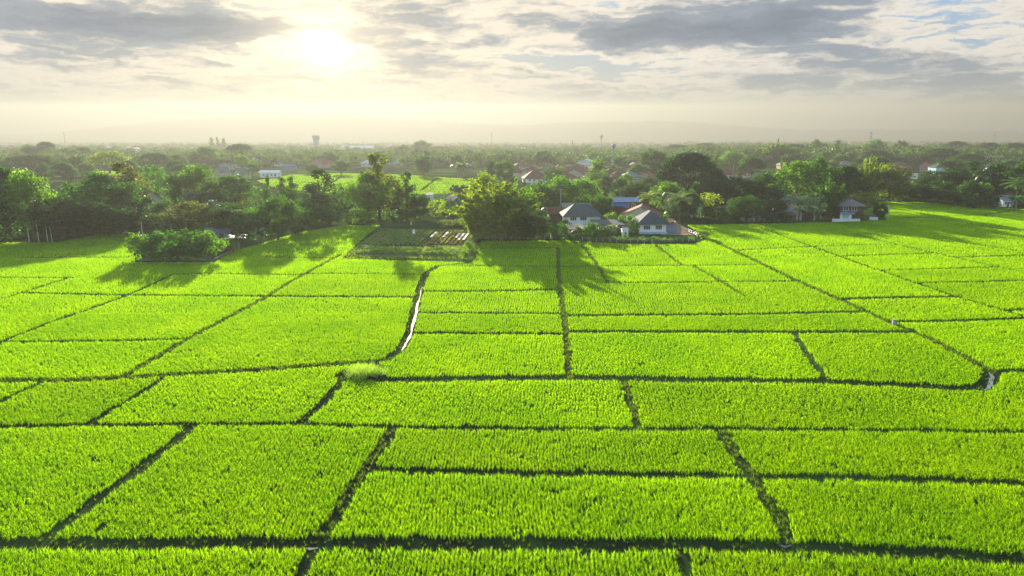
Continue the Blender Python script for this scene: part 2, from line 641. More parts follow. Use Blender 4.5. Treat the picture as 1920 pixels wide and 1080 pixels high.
def fill_poly(poly):
    out = np.zeros((NY, NX), bool)
    P = np.array(poly)
    A, B = P, np.roll(P, -1, 0)
    for j, y in enumerate(yc):
        m = (A[:, 1] > y) != (B[:, 1] > y)
        if not m.any():
            continue
        xi = np.sort(A[m, 0] + (y - A[m, 1]) / (B[m, 1] - A[m, 1]) * (B[m, 0] - A[m, 0]))
        for a, b in zip(xi[0::2], xi[1::2]):
            i0, i1 = int(max(0, math.ceil((a - X0) / CELL - .5))), int(min(NX, math.ceil((b - X0) / CELL - .5)))
            if i1 > i0:
                out[j, i0:i1] = True
    return out


RICE = fill_poly([G(x, y, CROP) for x, y in EDGE])
_rs = np.random.RandomState(3)
for w, P in WLINES:
    for a, b in zip(P[:-1], P[1:]):
        lo, hi = np.minimum(a, b) - w, np.maximum(a, b) + w
        i0, i1 = int(max(0, (lo[0] - X0) / CELL)), int(min(NX, (hi[0] - X0) / CELL + 1))
        j0, j1 = int(max(0, (lo[1] - Y0_) / CELL)), int(min(NY, (hi[1] - Y0_) / CELL + 1))
        if i1 <= i0 or j1 <= j0:
            continue
        xx, yy = np.meshgrid(xc[i0:i1], yc[j0:j1])
        d = b - a
        t = np.clip(((xx - a[0]) * d[0] + (yy - a[1]) * d[1]) / max(1e-6, d @ d), 0, 1)
        dist = np.hypot(xx - a[0] - t * d[0], yy - a[1] - t * d[1])
        wob = 0.07 * np.sin(xx * 1.7 + yy * 0.9) + 0.06 * np.sin(xx * 0.6 - yy * 2.3)
        RICE[j0:j1, i0:i1] &= dist > np.maximum(w / 2 + wob, 0.16)


def label_plots(M):
    """connected plots by runs of cells"""
    par = []

    def find(a):
        while par[a] != a:
            par[a] = par[par[a]]
            a = par[a]
        return a
    L = np.full(M.shape, -1, np.int32)
    prev = []
    for j in range(M.shape[0]):
        r = np.diff(np.concatenate([[0], M[j].astype(np.int8), [0]]))
        runs = []
        for s, e in zip(np.nonzero(r == 1)[0], np.nonzero(r == -1)[0]):
            k = len(par)
            par.append(k)
            for (ps, pe, pk) in prev:
                if ps < e and pe > s:
                    ra, rb = find(k), find(pk)
                    par[max(ra, rb)] = min(ra, rb)
            runs.append((s, e, k))
            L[j, s:e] = k
        prev = runs
    root = np.array([find(i) for i in range(len(par))], np.int32)
    L[L >= 0] = root[L[L >= 0]]
    return L


LAB = label_plots(RICE)
RICE_MAT = leaf_material('rice_leaf', None, 0.62, (1.15, 1.25, 0.3), 0.0, True, 0.22)


def tufts(P, h, rs, lod, tone0=1.0, spread=1.0):
    """blades for tufts standing at P (n x 2): arrays of vertices, triangles and tone"""
    nb = (13, 10, 7, 5)[lod]
    n = len(P)
    T = np.repeat(np.arange(n), nb)
    m = len(T)
    ang = rs.rand(m) * 2 * np.pi
    hh = np.repeat(h * (0.87 + 0.26 * rs.rand(n)), nb) * (0.72 + 0.36 * rs.rand(m))
    lean = (0.05 + 0.25 * rs.rand(m)) * spread
    wd = (0.009, 0.015, 0.036, 0.060)[lod] * (0.8 + 0.5 * rs.rand(m))
    base = np.zeros((m, 3))
    base[:, :2] = P[T] + np.stack([np.cos(ang), np.sin(ang)], 1) * (0.05 * rs.rand(m))[:, None]
    out = np.stack([np.cos(ang), np.sin(ang), np.zeros(m)], 1)
    tw = ang + np.pi / 2 + (rs.rand(m) - 0.5) * 1.6
    side = np.stack([np.cos(tw), np.sin(tw), np.zeros(m)], 1) * wd[:, None]
    up = np.zeros((m, 3))
    up[:, 2] = hh
    mid = base + up * 0.62 + out * (lean * hh * 0.9)[:, None]
    tip = base + up * (0.97 - 0.1 * rs.rand(m))[:, None] + out * (lean * hh * 2.5)[:, None]
    tn = np.repeat(tone0 * (0.90 + 0.2 * rs.rand(n)), nb) * (0.88 + 0.24 * rs.rand(m))
    if lod <= 1:
        V = np.stack([base - side * 0.6, base + side * 0.6, mid - side, mid + side, tip], 1).reshape(-1, 3)
        o = (np.arange(m) * 5)[:, None]
        F = np.concatenate([o + [0, 1, 3], o + [0, 3, 2], o + [2, 3, 4]], 1).reshape(-1, 3)
        return V, F, np.repeat(tn, 5)
    V = np.stack([base - side * 0.8, base + side * 0.8, tip], 1).reshape(-1, 3)
    F = (np.arange(m) * 3)[:, None] + [0, 1, 2]
    return V, F, np.repeat(tn, 3)


PLOT_LABELS = [   # (pixel inside the plot, label)
    (250, 1055, 'nearest rice strip along the lower left corner below the wide ditch'),
    (900, 1055, 'nearest rice strip at the bottom centre between two short bund gaps'),
    (1600, 1065, 'nearest rice strip along the lower right corner below the wide ditch'),
    (90, 890, 'large rice plot against the left edge with a diagonal ditch on its right'),
    (400, 890, 'large slanting rice plot between two diagonal ditches in the left foreground'),
    (1000, 840, 'narrow rice plot above the straight dark ditch in the centre foreground'),
    (950, 945, 'wide rice plot with planted rows above the bottom ditch, centre foreground'),
    (1650, 845, 'narrow rice plot right of the weedy bund, upper one of two'),
    (1650, 960, 'wide rice plot right of the weedy bund, just above the bottom ditch'),
    (3, 725, 'small cut-off rice plot at the left edge under the main ditch'),
    (120, 755, 'small wedge rice plot between two short diagonal ditches near the left edge'),
    (400, 745, 'slanting rice plot left of the round weed mound, below the main ditch'),
    (880, 755, 'long rice plot right of the round weed mound, rows of hills showing'),
    (1550, 765, 'very wide rice plot under the curved ditch with the bright puddle'),
    (20, 610, 'corner of a rice plot at the left edge above the long diagonal ditch'),
    (150, 670, 'wedge rice plot on the left just above the main ditch'),
    (237, 600, 'long rice plot on the left between the two diagonal ditches'),
    (568, 610, 'broad bright rice plot bounded by the curving channel on its right'),
    (659, 530, 'bright rice plot just below the vegetable garden, left of the channel'),
    (900, 663, 'rice plot at the foot of the curving channel, above the main ditch'),
    (900, 603, 'middle rice strip right of the curving channel'),
    (900, 563, 'thin rice strip where the channel glints beside it'),
    (930, 518, 'rice plot in the bamboo shadow, right of the channel bend'),
    (1010, 456, 'thin shaded rice strip at the foot of the bamboo grove'),
    (1290, 657, 'broad rice plot right of the straight vertical ditch, above the main ditch'),
    (1300, 603, 'long thin rice strip between two parallel bunds in the middle of the land'),
    (1277, 555, 'broad bright rice plot in the centre right, a short bund jutting into it'),
    (1680, 665, 'rounded rice plot inside the bend of the curved ditch'),
    (1175, 473, 'rice plot in front of the white bungalow with the hip roof'),
    (1228, 510, 'rice plot under the bungalow plot, between two slanting bunds'),
    (1319, 472, 'rice plot by the dirt drive, next to the grassy diagonal bund'),
    (1400, 509, 'small rice plot left of the grassy diagonal bund, above a short stub bund'),
    (1544, 510, 'long rice plot right of the grassy diagonal bund, running up to the trees'),
    (1741, 575, 'rice plot right of the grassy bund, with the small grey pump box at its corner'),
    (1880, 640, 'rice plot at the right edge above the curved ditch with the puddle'),
    (1830, 540, 'rice plot on the right crossed by no bund, near the right edge'),
    (1780, 490, 'rice plot on the right between two long slanting bunds'),
    (1690, 425, 'wide rice plot beside the two-storey house, streaked by tree shadows'),
    (1890, 402, 'topmost rice plot at the right edge by the dark trees'),
    (200, 465, 'shaded rice plot in front of the left wood, beside the walled clump'),
    (1880, 456, 'shaded-edged rice plot at the far right, below the field corner with the dark trees'),
    (1905, 484, 'thin rice strip at the right edge above two slanting bunds'),
    (1809, 513, 'middle rice plot on the right between two short cross bunds'),
    (15, 536, 'wedge of bright rice at the left edge where two thin bunds meet'),
    (420, 530, 'rice plot below the walled clump, streaked by its shadow'),
]


def plant_rice():
    ids, cnt = np.unique(LAB[LAB >= 0], return_counts=True)
    seeds = {}
    for px, py, lab in PLOT_LABELS:
        x, y = G(px, py, CROP)
        i, j = int((x - X0) / CELL), int((y - Y0_) / CELL)
        if 0 <= i < NX and 0 <= j < NY and LAB[j, i] >= 0:
            if LAB[j, i] in seeds:
                print('PLOT TWICE', lab, '|', seeds[LAB[j, i]])
            seeds.setdefault(LAB[j, i], lab)
        else:
            print('PLOT MISS', px, py, lab)
    total = 0
    for c, k in sorted(zip(cnt, ids), key=lambda t: -t[0]):
        if c < 150:
            continue
        jj, ii = np.nonzero(LAB == k)
        x0, x1, y0, y1 = xc[ii.min()], xc[ii.max()], yc[jj.min()], yc[jj.max()]
        rs = np.random.RandomState(int(k) % 99991)
        cx, cy_ = xc[ii].mean(), yc[jj].mean()
        rot = rs.uniform(-0.09, 0.09)
        tone0 = rs.uniform(0.91, 1.07)
        hgt = rs.uniform(0.94, 1.06)
        diag = math.hypot(x1 - x0, y1 - y0) / 2 + 1
        VV, FF, TT, off = [], [], [], 0
        for lod, (da, db, sx, sy, h) in enumerate(((0, 62, 0.275, 0.20, 0.46), (62, 100, 0.31, 0.23, 0.47), (100, 150, 0.38, 0.29, 0.49), (150, 400, 0.42, 0.42, 0.48))):
            if y1 < da or y0 > db:
                continue
            u = np.arange(-diag, diag, sx)
            v = np.arange(-diag, diag, sy)
            uu, vv = np.meshgrid(u, v)
            uu = uu + rs.normal(0, 0.042 + 0.008 * lod, uu.shape) + 0.10 * np.sin(vv * 0.35 + rs.rand() * 6) + 0.06 * np.sin(vv * 1.3 + uu * 0.15)
            vv = vv + rs.normal(0, 0.05 + 0.02 * lod, vv.shape)
            ca, sa = math.cos(rot), math.sin(rot)
            X = cx + uu * ca - vv * sa
            Y = cy_ + uu * sa + vv * ca
            P = np.stack([X.ravel(), Y.ravel()], 1)
            P = P[(P[:, 1] >= da) & (P[:, 1] < db)]
            # nothing is planted far outside the view
            half = (P[:, 1] * CP + 26 * SP) * 0.75
            P = P[np.abs(P[:, 0]) < half * 1.14 + 17]
            i = ((P[:, 0] - X0) / CELL).astype(int)
            j = ((P[:, 1] - Y0_) / CELL).astype(int)
            ok = (i >= 0) & (i < NX) & (j >= 0) & (j < NY)
            P, i, j = P[ok], i[ok], j[ok]
            P = P[LAB[j, i] == k]
            # thin spots
            nz = np.sin(P[:, 0] * 0.9 + 1.3 * np.sin(P[:, 1] * 0.5)) * np.sin(P[:, 1] * 1.1 + np.sin(P[:, 0] * 0.7))
            P = P[rs.rand(len(P)) > np.where(nz > 0.75, (0.35, 0.3, 0.12, 0.0)[lod], 0.02)]
            if not len(P):
                continue
            slow = 1 + 0.07 * np.sin(P[:, 0] * 0.21 + np.sin(P[:, 1] * 0.17) * 2) * np.sin(P[:, 1] * 0.25)
            V, F, T = tufts(P, h * hgt, rs, lod, tone0)
            V[:, 2] *= np.repeat(slow, len(V) // len(P))
            VV.append(V); FF.append(F + off); TT.append(T)
            off += len(V)
        if not VV:
            continue
        me = np_mesh('rice_paddy', np.concatenate(VV), np.concatenate(FF), np.concatenate(TT))
        total += len(me.polygons)
        o = link_mesh('rice_paddy', me, None, RICE_MAT)
        o.color = (0.25, 0.42, 0.0015, 1)
        lab = seeds.get(k)
        if lab is None:
            q = Vector((cx, cy_))
            print('PLOT UNLABELLED cells', c, 'centre', round(cx, 1), round(cy_, 1), 'px', PX(cx, cy_, CROP))
        tag(o, lab or 'rice plot running out past the %s edge of the view' % ('left' if cx < 0 else 'right'), 'rice field', 'flooded rice plots divided by bunds', 'stuff')
    print('rice triangles', total)


def PX(x, y, z=0.0):
    zr = z - CAM_H
    dcam = y * CP - zr * SP
    return round(960 + FPX * x / dcam), round(540 - FPX * (zr * CP + y * SP) / dcam)

# ------------------------------------------------------------------ water, bund grass
def ribbon(pts, widths, z):
    P = [Vector((*G(x, y, 0.25), z)) for x, y in pts]
    V = []
    for i, p in enumerate(P):
        d = (P[min(i + 1, len(P) - 1)] - P[max(i - 1, 0)]).normalized()
        n = Vector((-d.y, d.x, 0)) * widths[i] / 2
        V += [p - n, p + n]
    return V, [(2 * i, 2 * i + 1, 2 * i + 3, 2 * i + 2) for i in range(len(P) - 1)]


def water_material():
    m = bpy.data.materials.new('ditch_water')
    m.use_nodes = True
    t = m.node_tree
    p = t.nodes['Principled BSDF']
    p.inputs['Base Color'].default_value = (0.05, 0.055, 0.04, 1)
    p.inputs['Roughness'].default_value = 0.12
    p.inputs['IOR'].default_value = 1.33
    p.inputs['Specular IOR Level'].default_value = 1.0
    q = Graph(t)
    geo = q.node('ShaderNodeNewGeometry')
    b = q.node('ShaderNodeBump')
    b.inputs['Strength'].default_value = 0.25
    b.inputs['Distance'].default_value = 0.04
    q.put(b.inputs['Height'], q.noise(S(q, geo.outputs['Position']), 2.5, 4, 0.6))
    t.links.new(b.outputs[0], p.inputs['Normal'])
    return m


WATER = water_material()
for pts, w, lab in (([(753, 656), (764, 640), (772, 620), (781, 580), (787, 556), (792, 538)], [0.14, 0.38, 0.46, 0.42, 0.36, 0.14], 'glinting strip of water in the curving channel'),
                    ([(1846, 728), (1853, 725), (1857, 718), (1859, 710), (1861, 704), (1859, 699), (1854, 695)], [0.12, 0.3, 0.45, 0.4, 0.45, 0.3, 0.1], 'pale puddle of water in the bend of the ditch at the right edge'),
                    ([(570, 1022), (582, 1024), (596, 1022)], [0.1, 0.28, 0.1], 'small puddle at a gap of the bottom ditch, left of centre'),
                    ([(1458, 1017), (1472, 1020), (1484, 1017)], [0.1, 0.28, 0.1], 'small puddle at the foot of the weedy bund, bottom right')):
    if len(pts) == 6:      # the long strip: weeds pinch it here and there
        rw = np.random.RandomState(2)
        k_ = np.linspace(0, 5, 30)
        pts, w = ([(np.interp(u, range(6), [p[0] for p in pts]) + 0.8 * math.sin(u * 5.1) + rw.normal(0, .3), np.interp(u, range(6), [p[1] for p in pts])) for u in k_],
                  [float(np.interp(u, range(6), w)) * (0.75 + 0.45 * math.sin(u * 4.3) * math.sin(u * 1.9 + 1)) * rw.uniform(.7, 1.15) for u in k_])
    V, F = ribbon(pts, w, 0.20 if len(pts) == 30 else 0.05)
    o = MB().add(V, F).build('water', WATER)
    tag(o, lab, 'water', kind='structure')


def bund_grass():
    rs = np.random.RandomState(11)
    VV, FF, TT, off = [], [], [], 0
    weedy = {3: 0.0}
    for n, (w, P) in enumerate(WLINES):
        L = np.hypot(*(P[1:] - P[:-1]).T)
        px = LINES[n][1]
        heavy = px[0] in ((1352, 802), (1320, 442), (1170, 710), (607, 1000), (0, 709), (1086, 448), (1219, 448), (1300, 496), (230, 703), (1047, 462))
        dens = 3.2 if px[0] == (722, 672) else 7.0 if heavy else 2.2
        for a, b, l in zip(P[:-1], P[1:], L):
            k = int(l * dens * w)
            if k < 1:
                continue
            t = rs.rand(k)[:, None]
            d = (b - a) / max(l, 1e-6)
            q = a + (b - a) * t + np.array([-d[1], d[0]]) * ((rs.rand(k) - (0.25 if heavy else 0.5)) * w * (0.75 if heavy else 0.9))[:, None]
            q = q[(q[:, 1] > 31) & (np.abs(q[:, 0]) < 0.85 * q[:, 1] + 18)]
            if not len(q):
                continue
            lod = 1 if q[:, 1].mean() < 75 else 2 if q[:, 1].mean() < 120 else 3
            V, F, T = tufts(q, 0.33 if heavy else 0.2, rs, lod, 1.0, 1.7)
            V[:, 2] *= np.repeat(rs.uniform(0.5, 1.5, len(q)), len(V) // len(q))
            VV.append(V); FF.append(F + off); TT.append(T); off += len(V)
    me = np_mesh('bund_grass', np.concatenate(VV), np.concatenate(FF), np.concatenate(TT))
    o = link_mesh('bund_grass', me, None, leaf_material('weed_leaf', None, 0.5, (1.2, 1.2, 0.4), 0.0))
    o.color = (0.13, 0.20, 0.03, 1)
    tag(o, 'rough grass and weeds growing on the bunds between the rice plots', 'grass', kind='stuff')


# ------------------------------------------------------------------ buildings
white = surface('white_wall', (0.72, 0.71, 0.66), 0.8, 0.2, 0.12, 0.8)
cream = surface('cream_wall', (0.55, 0.48, 0.36), 0.85, 0.2, 0.2, 0.8)
brown_wall = surface('brown_timber_wall', (0.11, 0.06, 0.045), 0.8, 0.2, 0.35, 2.0, stretch=(4, 4, 0.6))
grey_wall = surface('bare_concrete_wall', (0.33, 0.31, 0.28), 0.9, 0.15, 0.3, 1.2)
pink_wall = surface('pink_wall', (0.48, 0.24, 0.19), 0.85, 0.2, 0.2, 0.8)
blue_wall = surface('pale_blue_wall', (0.38, 0.55, 0.66), 0.8, 0.2, 0.15, 0.8)
slate = surface('dark_grey_roof_tile', (0.06, 0.07, 0.085), 0.85, 0.12, 0.25, 1.2, stretch=(1, 1, 6))
sheet = surface('weathered_grey_roof_sheet', (0.20, 0.19, 0.175), 0.85, 0.12, 0.35, 0.9)
redtile = surface('red_roof_tile', (0.19, 0.07, 0.048), 0.85, 0.1, 0.35, 1.2)
browntile = surface('brown_roof_tile', (0.15, 0.065, 0.045), 0.85, 0.1, 0.35, 1.2)
bluesheet = surface('blue_roof_sheet', (0.035, 0.12, 0.30), 0.7, 0.2, 0.2, 0.8)
paleblue = surface('pale_blue_roof_sheet', (0.17, 0.26, 0.37), 0.7, 0.2, 0.2, 0.8)
whitesheet = surface('white_roof_sheet', (0.70, 0.70, 0.68), 0.5, 0.4, 0.15, 0.6)
teal = surface('teal_sheet', (0.03, 0.30, 0.28), 0.6, 0.3, 0.2, 0.8)
glass = surface('dark_window_glass', (0.03, 0.04, 0.05), 0.15, 0.6, 0.2, 0.5)
frame_m = surface('white_window_frame', (0.75, 0.75, 0.72), 0.5, 0.3, 0.08, 1.0)
wood_m = surface('dark_door_wood', (0.11, 0.06, 0.035), 0.6, 0.3, 0.3, 2.0)
concrete = surface('grey_concrete', (0.36, 0.35, 0.33), 0.9, 0.15, 0.3, 1.5)
post_m = surface('pale_concrete_post', (0.45, 0.44, 0.41), 0.9, 0.15, 0.25, 3.0)
metal_m = surface('grey_metal', (0.32, 0.34, 0.36), 0.45, 0.5, 0.2, 1.0, metal=0.4)


def roof_mesh(kind, w, d, h, rh, ov, ridge=None, axis='x'):
    """roof over a body w x d standing on walls of height h; axis is the ridge's"""
    b = MB()
    W, D = w / 2 + ov, d / 2 + ov
    dz = rh * ov / (min(w, d) / 2)
    z0, z1 = h - dz * 0.6, h + rh
    t = 0.12
    if kind == 'hip':
        r = ridge if ridge is not None else max(0.0, (w - d) / 2)
        if axis == 'x':
            A, B = (-r, 0, z1), (r, 0, z1)
            c = [(-W, -D, z0), (W, -D, z0), (W, D, z0), (-W, D, z0)]
            fs = [[c[0], c[1], B, A], [c[2], c[3], A, B]]
            fs += [[c[3], c[0], A], [c[1], c[2], B]]
        else:
            A, B = (0, -r, z1), (0, r, z1)
            c = [(-W, -D, z0), (W, -D, z0), (W, D, z0), (-W, D, z0)]
            fs = [[c[1], c[2], B, A], [c[3], c[0], A, B], [c[0], c[1], A], [c[2], c[3], B]]
        for f in fs:
            n = len(b.v)
            b.add(f, [tuple(range(len(f)))])
        n = len(b.v)
        b.add(c + [(x, y, z - t) for x, y, z in c], [(0, 4, 5, 1), (1, 5, 6, 2), (2, 6, 7, 3), (3, 7, 4, 0), (7, 6, 5, 4)])
    elif kind == 'gable':
        if axis == 'x':
            b.slab([(-W, -D, z0), (W, -D, z0), (W, 0, z1), (-W, 0, z1)], t)
            b.slab([(W, D, z0), (-W, D, z0), (-W, 0, z1), (W, 0, z1)], t)
        else:
            b.slab([(W, -D, z0), (W, D, z0), (0, D, z1), (0, -D, z1)], t)
            b.slab([(-W, D, z0), (-W, -D, z0), (0, -D, z1), (0, D, z1)], t)
    elif kind == 'shed':
        b.slab([(-W, -D, h), (W, -D, h), (W, D, h + rh), (-W, D, h + rh)], t)
    elif kind == 'flat':
        b.box((0, 0, h + 0.15), (2 * W, 2 * D, 0.3))
        b.box((0, -D + 0.1, h + 0.5), (2 * W, 0.2, 0.4))
    return b


def wall_mesh(kind, w, d, h, rh, axis='x'):
    b = MB()
    b.box((0, 0, h / 2 - 0.05), (w, d, h + 0.1))
    if kind == 'gable':
        if axis == 'x':
            for sx in (-1, 1):
                x = sx * (w / 2 - 0.06)
                b.add([(x - .05, -d / 2, h), (x - .05, d / 2, h), (x - .05, 0, h + rh - .08), (x + .05, -d / 2, h), (x + .05, d / 2, h), (x + .05, 0, h + rh - .08)],
                      [(0, 2, 1), (3, 4, 5), (0, 3, 5, 2), (1, 2, 5, 4)])
        else:
            for sy in (-1, 1):
                y = sy * (d / 2 - 0.06)
                b.add([(-w / 2, y - .05, h), (w / 2, y - .05, h), (0, y - .05, h + rh - .08), (-w / 2, y + .05, h), (w / 2, y + .05, h), (0, y + .05, h + rh - .08)],
                      [(0, 1, 2), (3, 5, 4), (0, 2, 5, 3), (1, 4, 5, 2)])
    return b


def window(parent, x, y, z, w, h, face='front', bars=2):
    """frame bars stand 4 cm proud of the wall, the pane sits between them"""
    f, p = MB(), MB()
    t = 0.09

    def put(m, u, v, du, dv, n, depth_):
        if face == 'front':
            m.box((x + u, y - n, z + v), (du, depth_, dv))
        else:
            m.box((x - n, y + u, z + v), (depth_, du, dv))
    for s in (-1, 1):
        put(f, s * (w - t) / 2, 0, t, h, 0.03, 0.10)
        put(f, 0, s * (h - t) / 2, w - 2 * t, t, 0.03, 0.10)
    for k in range(1, bars):
        put(f, -w / 2 + w * k / bars, 0, 0.06, h - 2 * t, 0.03, 0.09)
    put(p, 0, 0, w - 2 * t, h - 2 * t, 0.012, 0.06)
    fo = f.build('window', frame_m, parent)
    p.build('pane', glass, fo)


def door(parent, x, y, w, h, mat=None):
    d = MB().box((x, y - 0.02, h / 2), (w, 0.09, h)).build('door', mat or wood_m, parent)
    MB().box((x + w * 0.36, y - 0.09, h * 0.48), (0.06, 0.06, 0.14)).build('handle', metal_m, d)


def house(label, px, base, wpx, h, kind, rh, d, wall_m, roof_m, rot=0.0, ov=0.6, axis='x', ridge=None, wins=(), doors=(), cat='house', group=None, name='house', side=()):
    """wins: (u, z, w, h) along the front wall, u from -1 to 1"""
    X, Y = G(px, base)
    w = wpx * depth(Y) / FPX
    Y += d / 2
    X *= Y / (Y - d / 2)
    r = empty(name, (X, Y, 0), rot)
    tag(r, label, cat, group)
    wall_mesh(kind, w, d, h, rh, axis).build('wall', wall_m, r)
    roof_mesh(kind, w, d, h, rh, ov, ridge, axis).build('roof', roof_m, r)
    for wi in wins:
        u, z, ww, hh = wi[:4]
        window(r, u * w / 2, -d / 2, z, ww, hh, 'front', wi[4] if len(wi) > 4 else 2)
    for v, z, ww, hh in side:
        window(r, -w / 2, v * d / 2, z, ww, hh, 'left')
    for u, ww, hh in doors:
        door(r, u * w / 2, -d / 2, ww, hh)
    return r, w, d


# the homestead in the middle
b1, w1, d1 = house('white bungalow with dark hip roof and two wide windows beside the dirt drive', 1216, 438, 51, 3.15, 'hip', 2.9, 9.0, white, slate,
                   rot=R(2), ov=0.9, axis='y', ridge=1.2, wins=((-0.42, 1.75, 2.0, 1.35, 4), (0.45, 1.75, 2.0, 1.35, 4)), side=((-0.3, 1.7, 1.2, 1.2), (0.4, 1.7, 1.2, 1.2)))
MB().box((0, -d1 / 2 - 0.55, 0.22), (w1 + 0.3, 1.1, 0.44)).build('plinth', surface('blue_grey_plinth', (0.30, 0.38, 0.45), 0.8, 0.2, 0.15), b1)
b2, w2, d2 = house('white house with wide grey-green hip roof above a low white terrace', 1089, 428, 66, 3.9, 'hip', 2.9, 10.0, white, surface('grey_green_roof_tile', (0.075, 0.10, 0.09), 0.85, 0.12, 0.25, 1.2),
                   rot=R(1), ov=0.9, ridge=2.2, wins=((-0.55, 2.85, 2.0, 1.2, 3), (0.02, 2.85, 2.0, 1.2, 3)), side=((0.0, 2.7, 1.4, 1.2),))
tr = MB().box((-w2 * 0.16, -d2 / 2 - 1.3, 0.85), (w2 * 0.62, 2.55, 1.7)).build('terrace', white, b2)
ml = MB()
for k in range(9):
    ml.box((-w2 * 0.46 + k * w2 * 0.075, -d2 / 2 - 2.52, 1.98), (0.08, 0.08, 0.55))
ml.box((-w2 * 0.16, -d2 / 2 - 2.52, 2.29), (w2 * 0.62, 0.1, 0.08))
ml.build('railing', white, tr)
r_, _w, _d = house('dark red house under a two-step bright blue sheet roof behind the homestead', 1170, 401, 46, 4.4, 'gable', 1.1, 8.0, surface('dark_red_wall', (0.20, 0.07, 0.05), 0.8, 0.2, 0.3), paleblue,
      rot=R(-2), ov=0.7, wins=((0.1, 2.9, 1.3, 1.5), (0.62, 2.9, 1.3, 1.5)), doors=((-0.5, 1.1, 2.1),))
MB().slab([(-6.0, -6.6, 3.0), (0.5, -6.6, 3.0), (0.5, -4.05, 3.9), (-6.0, -4.05, 3.9)], 0.12).build('porch_roof', bluesheet, r_)

for x in (-5.6, -2.8, 0.2):
    MB().box((x, -6.3, 1.45), (0.18, 0.18, 2.9)).build('porch_post', wood_m, r_)

house('long house with brown-grey gable roof between the blue roof and the bungalow', 1202, 421, 70, 2.9, 'gable', 2.7, 10.0, cream, browntile, rot=R(-14), ov=0.8, axis='y', wins=((-0.4, 1.6, 1.2, 1.1),))
house('long low shed with flat dark sheet roof in the yard between the two white houses', 1142, 436, 62, 2.3, 'shed', 0.7, 6.0, grey_wall, slate, ov=0.5, doors=((0.55, 1.0, 1.9),), cat='shed', name='shed')
house('small lean-to with pale rusty sheet roof at the foot of the terrace', 1078, 444, 26, 2.1, 'shed', 0.8, 4.5, surface('rust_stained_wall', (0.32, 0.20, 0.14), 0.9, 0.1, 0.4), sheet, ov=0.5, doors=((0.3, 0.9, 1.8),), cat='shed', name='shed')
house('tiny white block hut with an open doorway among the banana plants', 1171, 444, 11, 1.7, 'flat', 0.2, 2.0, white, white, ov=0.1, doors=((0.1, 0.6, 1.2),), cat='hut', name='hut')
house('plain grey concrete box at the edge of the rice by the fence posts', 1038, 448, 11, 1.5, 'flat', 0.2, 1.8, grey_wall, concrete, ov=0.05, doors=((0.0, 0.6, 1.1),), cat='hut', name='hut')
house('grey-green sheet roofed outhouse behind the grey-green hip roof', 1080, 408, 50, 3.6, 'gable', 1.0, 7.0, grey_wall, surface('mossy_roof_sheet', (0.20, 0.24, 0.18), 0.8, 0.2, 0.4), ov=0.6, cat='shed', name='shed', wins=((-0.4, 2.2, 1.1, 1.0),))
house('dark brown roofed hut hidden left of the white house under palms', 1040, 418, 26, 3.2, 'gable', 1.6, 6.0, brown_wall, browntile, ov=0.6, doors=((0.2, 0.9, 2.0),), cat='hut', name='hut')

# right-hand homestead
hr, wr, dr = house('two-storey house, brown timber upper floor over a white and blue ground floor', 1584, 415, 40, 5.2, 'hip', 1.4, 9.0, brown_wall, sheet, ov=1.0, ridge=2.0,
                   wins=((-0.5, 4.05, 1.6, 1.5), (0.25, 4.05, 1.6, 1.5)), rot=R(-6))
MB().box((-wr * 0.22, -dr / 2 - 0.06, 1.3), (wr * 0.52, 0.14, 2.6)).build('ground_floor_front', white, hr)
MB().box((-wr * 0.22, -dr / 2 - 0.20, 1.55), (1.9, 0.12, 1.4)).build('shutter', blue_wall, hr)
MB().slab([(-wr * 0.5, -dr / 2 - 2.0, 2.5), (wr * 0.1, -dr / 2 - 2.0, 2.5), (wr * 0.1, -dr / 2 - 0.02, 3.0), (-wr * 0.5, -dr / 2 - 0.02, 3.0)], 0.1).build('awning', paleblue, hr)
cb = MB()
cb.box((wr * 0.24, -dr / 2 - 0.08, 1.2), (2.0, 0.16, 2.4))
cb.build('entrance', wood_m, hr)
house('small weathered hut with a low double gable roof beside a palm', 1484, 413, 26, 2.3, 'gable', 2.0, 7.0, grey_wall, surface('old_grey_tile', (0.16, 0.17, 0.17), 0.8, 0.2, 0.4), rot=R(-8), ov=0.6, axis='y', doors=((0.0, 1.0, 1.9),), cat='hut', name='hut')
house('dark open shed right of the double gable hut under shiny-leaved trees', 1518, 412, 22, 2.6, 'shed', 0.9, 6.0, brown_wall, sheet, ov=0.5, doors=((-0.2, 1.4, 2.0),), cat='shed', name='shed')
house('brown stilt house with blue-grey roof deep among the right-hand trees', 1458, 396, 30, 4.6, 'hip', 1.6, 8.0, surface('rust_wall', (0.24, 0.11, 0.07), 0.8, 0.2, 0.3), surface('blue_grey_sheet', (0.17, 0.23, 0.28), 0.6, 0.3, 0.3), ov=0.8, wins=((-0.3, 3.2, 1.3, 1.2), (0.4, 3.2, 1.3, 1.2)))
house('low house with pale blue sheet roof showing between the trees right of the palms', 1356, 398, 30, 3.2, 'gable', 1.1, 8.0, grey_wall, paleblue, ov=0.7, wins=((0.0, 1.8, 1.4, 1.1),))
house('grey tin roofed hut tucked behind the dark mango tree', 1398, 398, 24, 3.4, 'gable', 1.0, 7.0, grey_wall, sheet, ov=0.6, wins=((-0.3, 1.8, 1.1, 1.0),), cat='hut', name='hut')
house('red-brown gable house half hidden by trees right of the banana patch', 1742, 366, 44, 3.6, 'gable', 3.2, 10.0, pink_wall, browntile, rot=R(20), ov=0.8, axis='y', wins=((0.0, 2.0, 1.4, 1.2),))
house('wide brown roofed house under the dark trees at far right', 1868, 377, 44, 3.2, 'hip', 2.2, 10.0, cream, browntile, ov=0.9, wins=((-0.3, 1.8, 1.4, 1.2), (0.4, 1.8, 1.4, 1.2)))
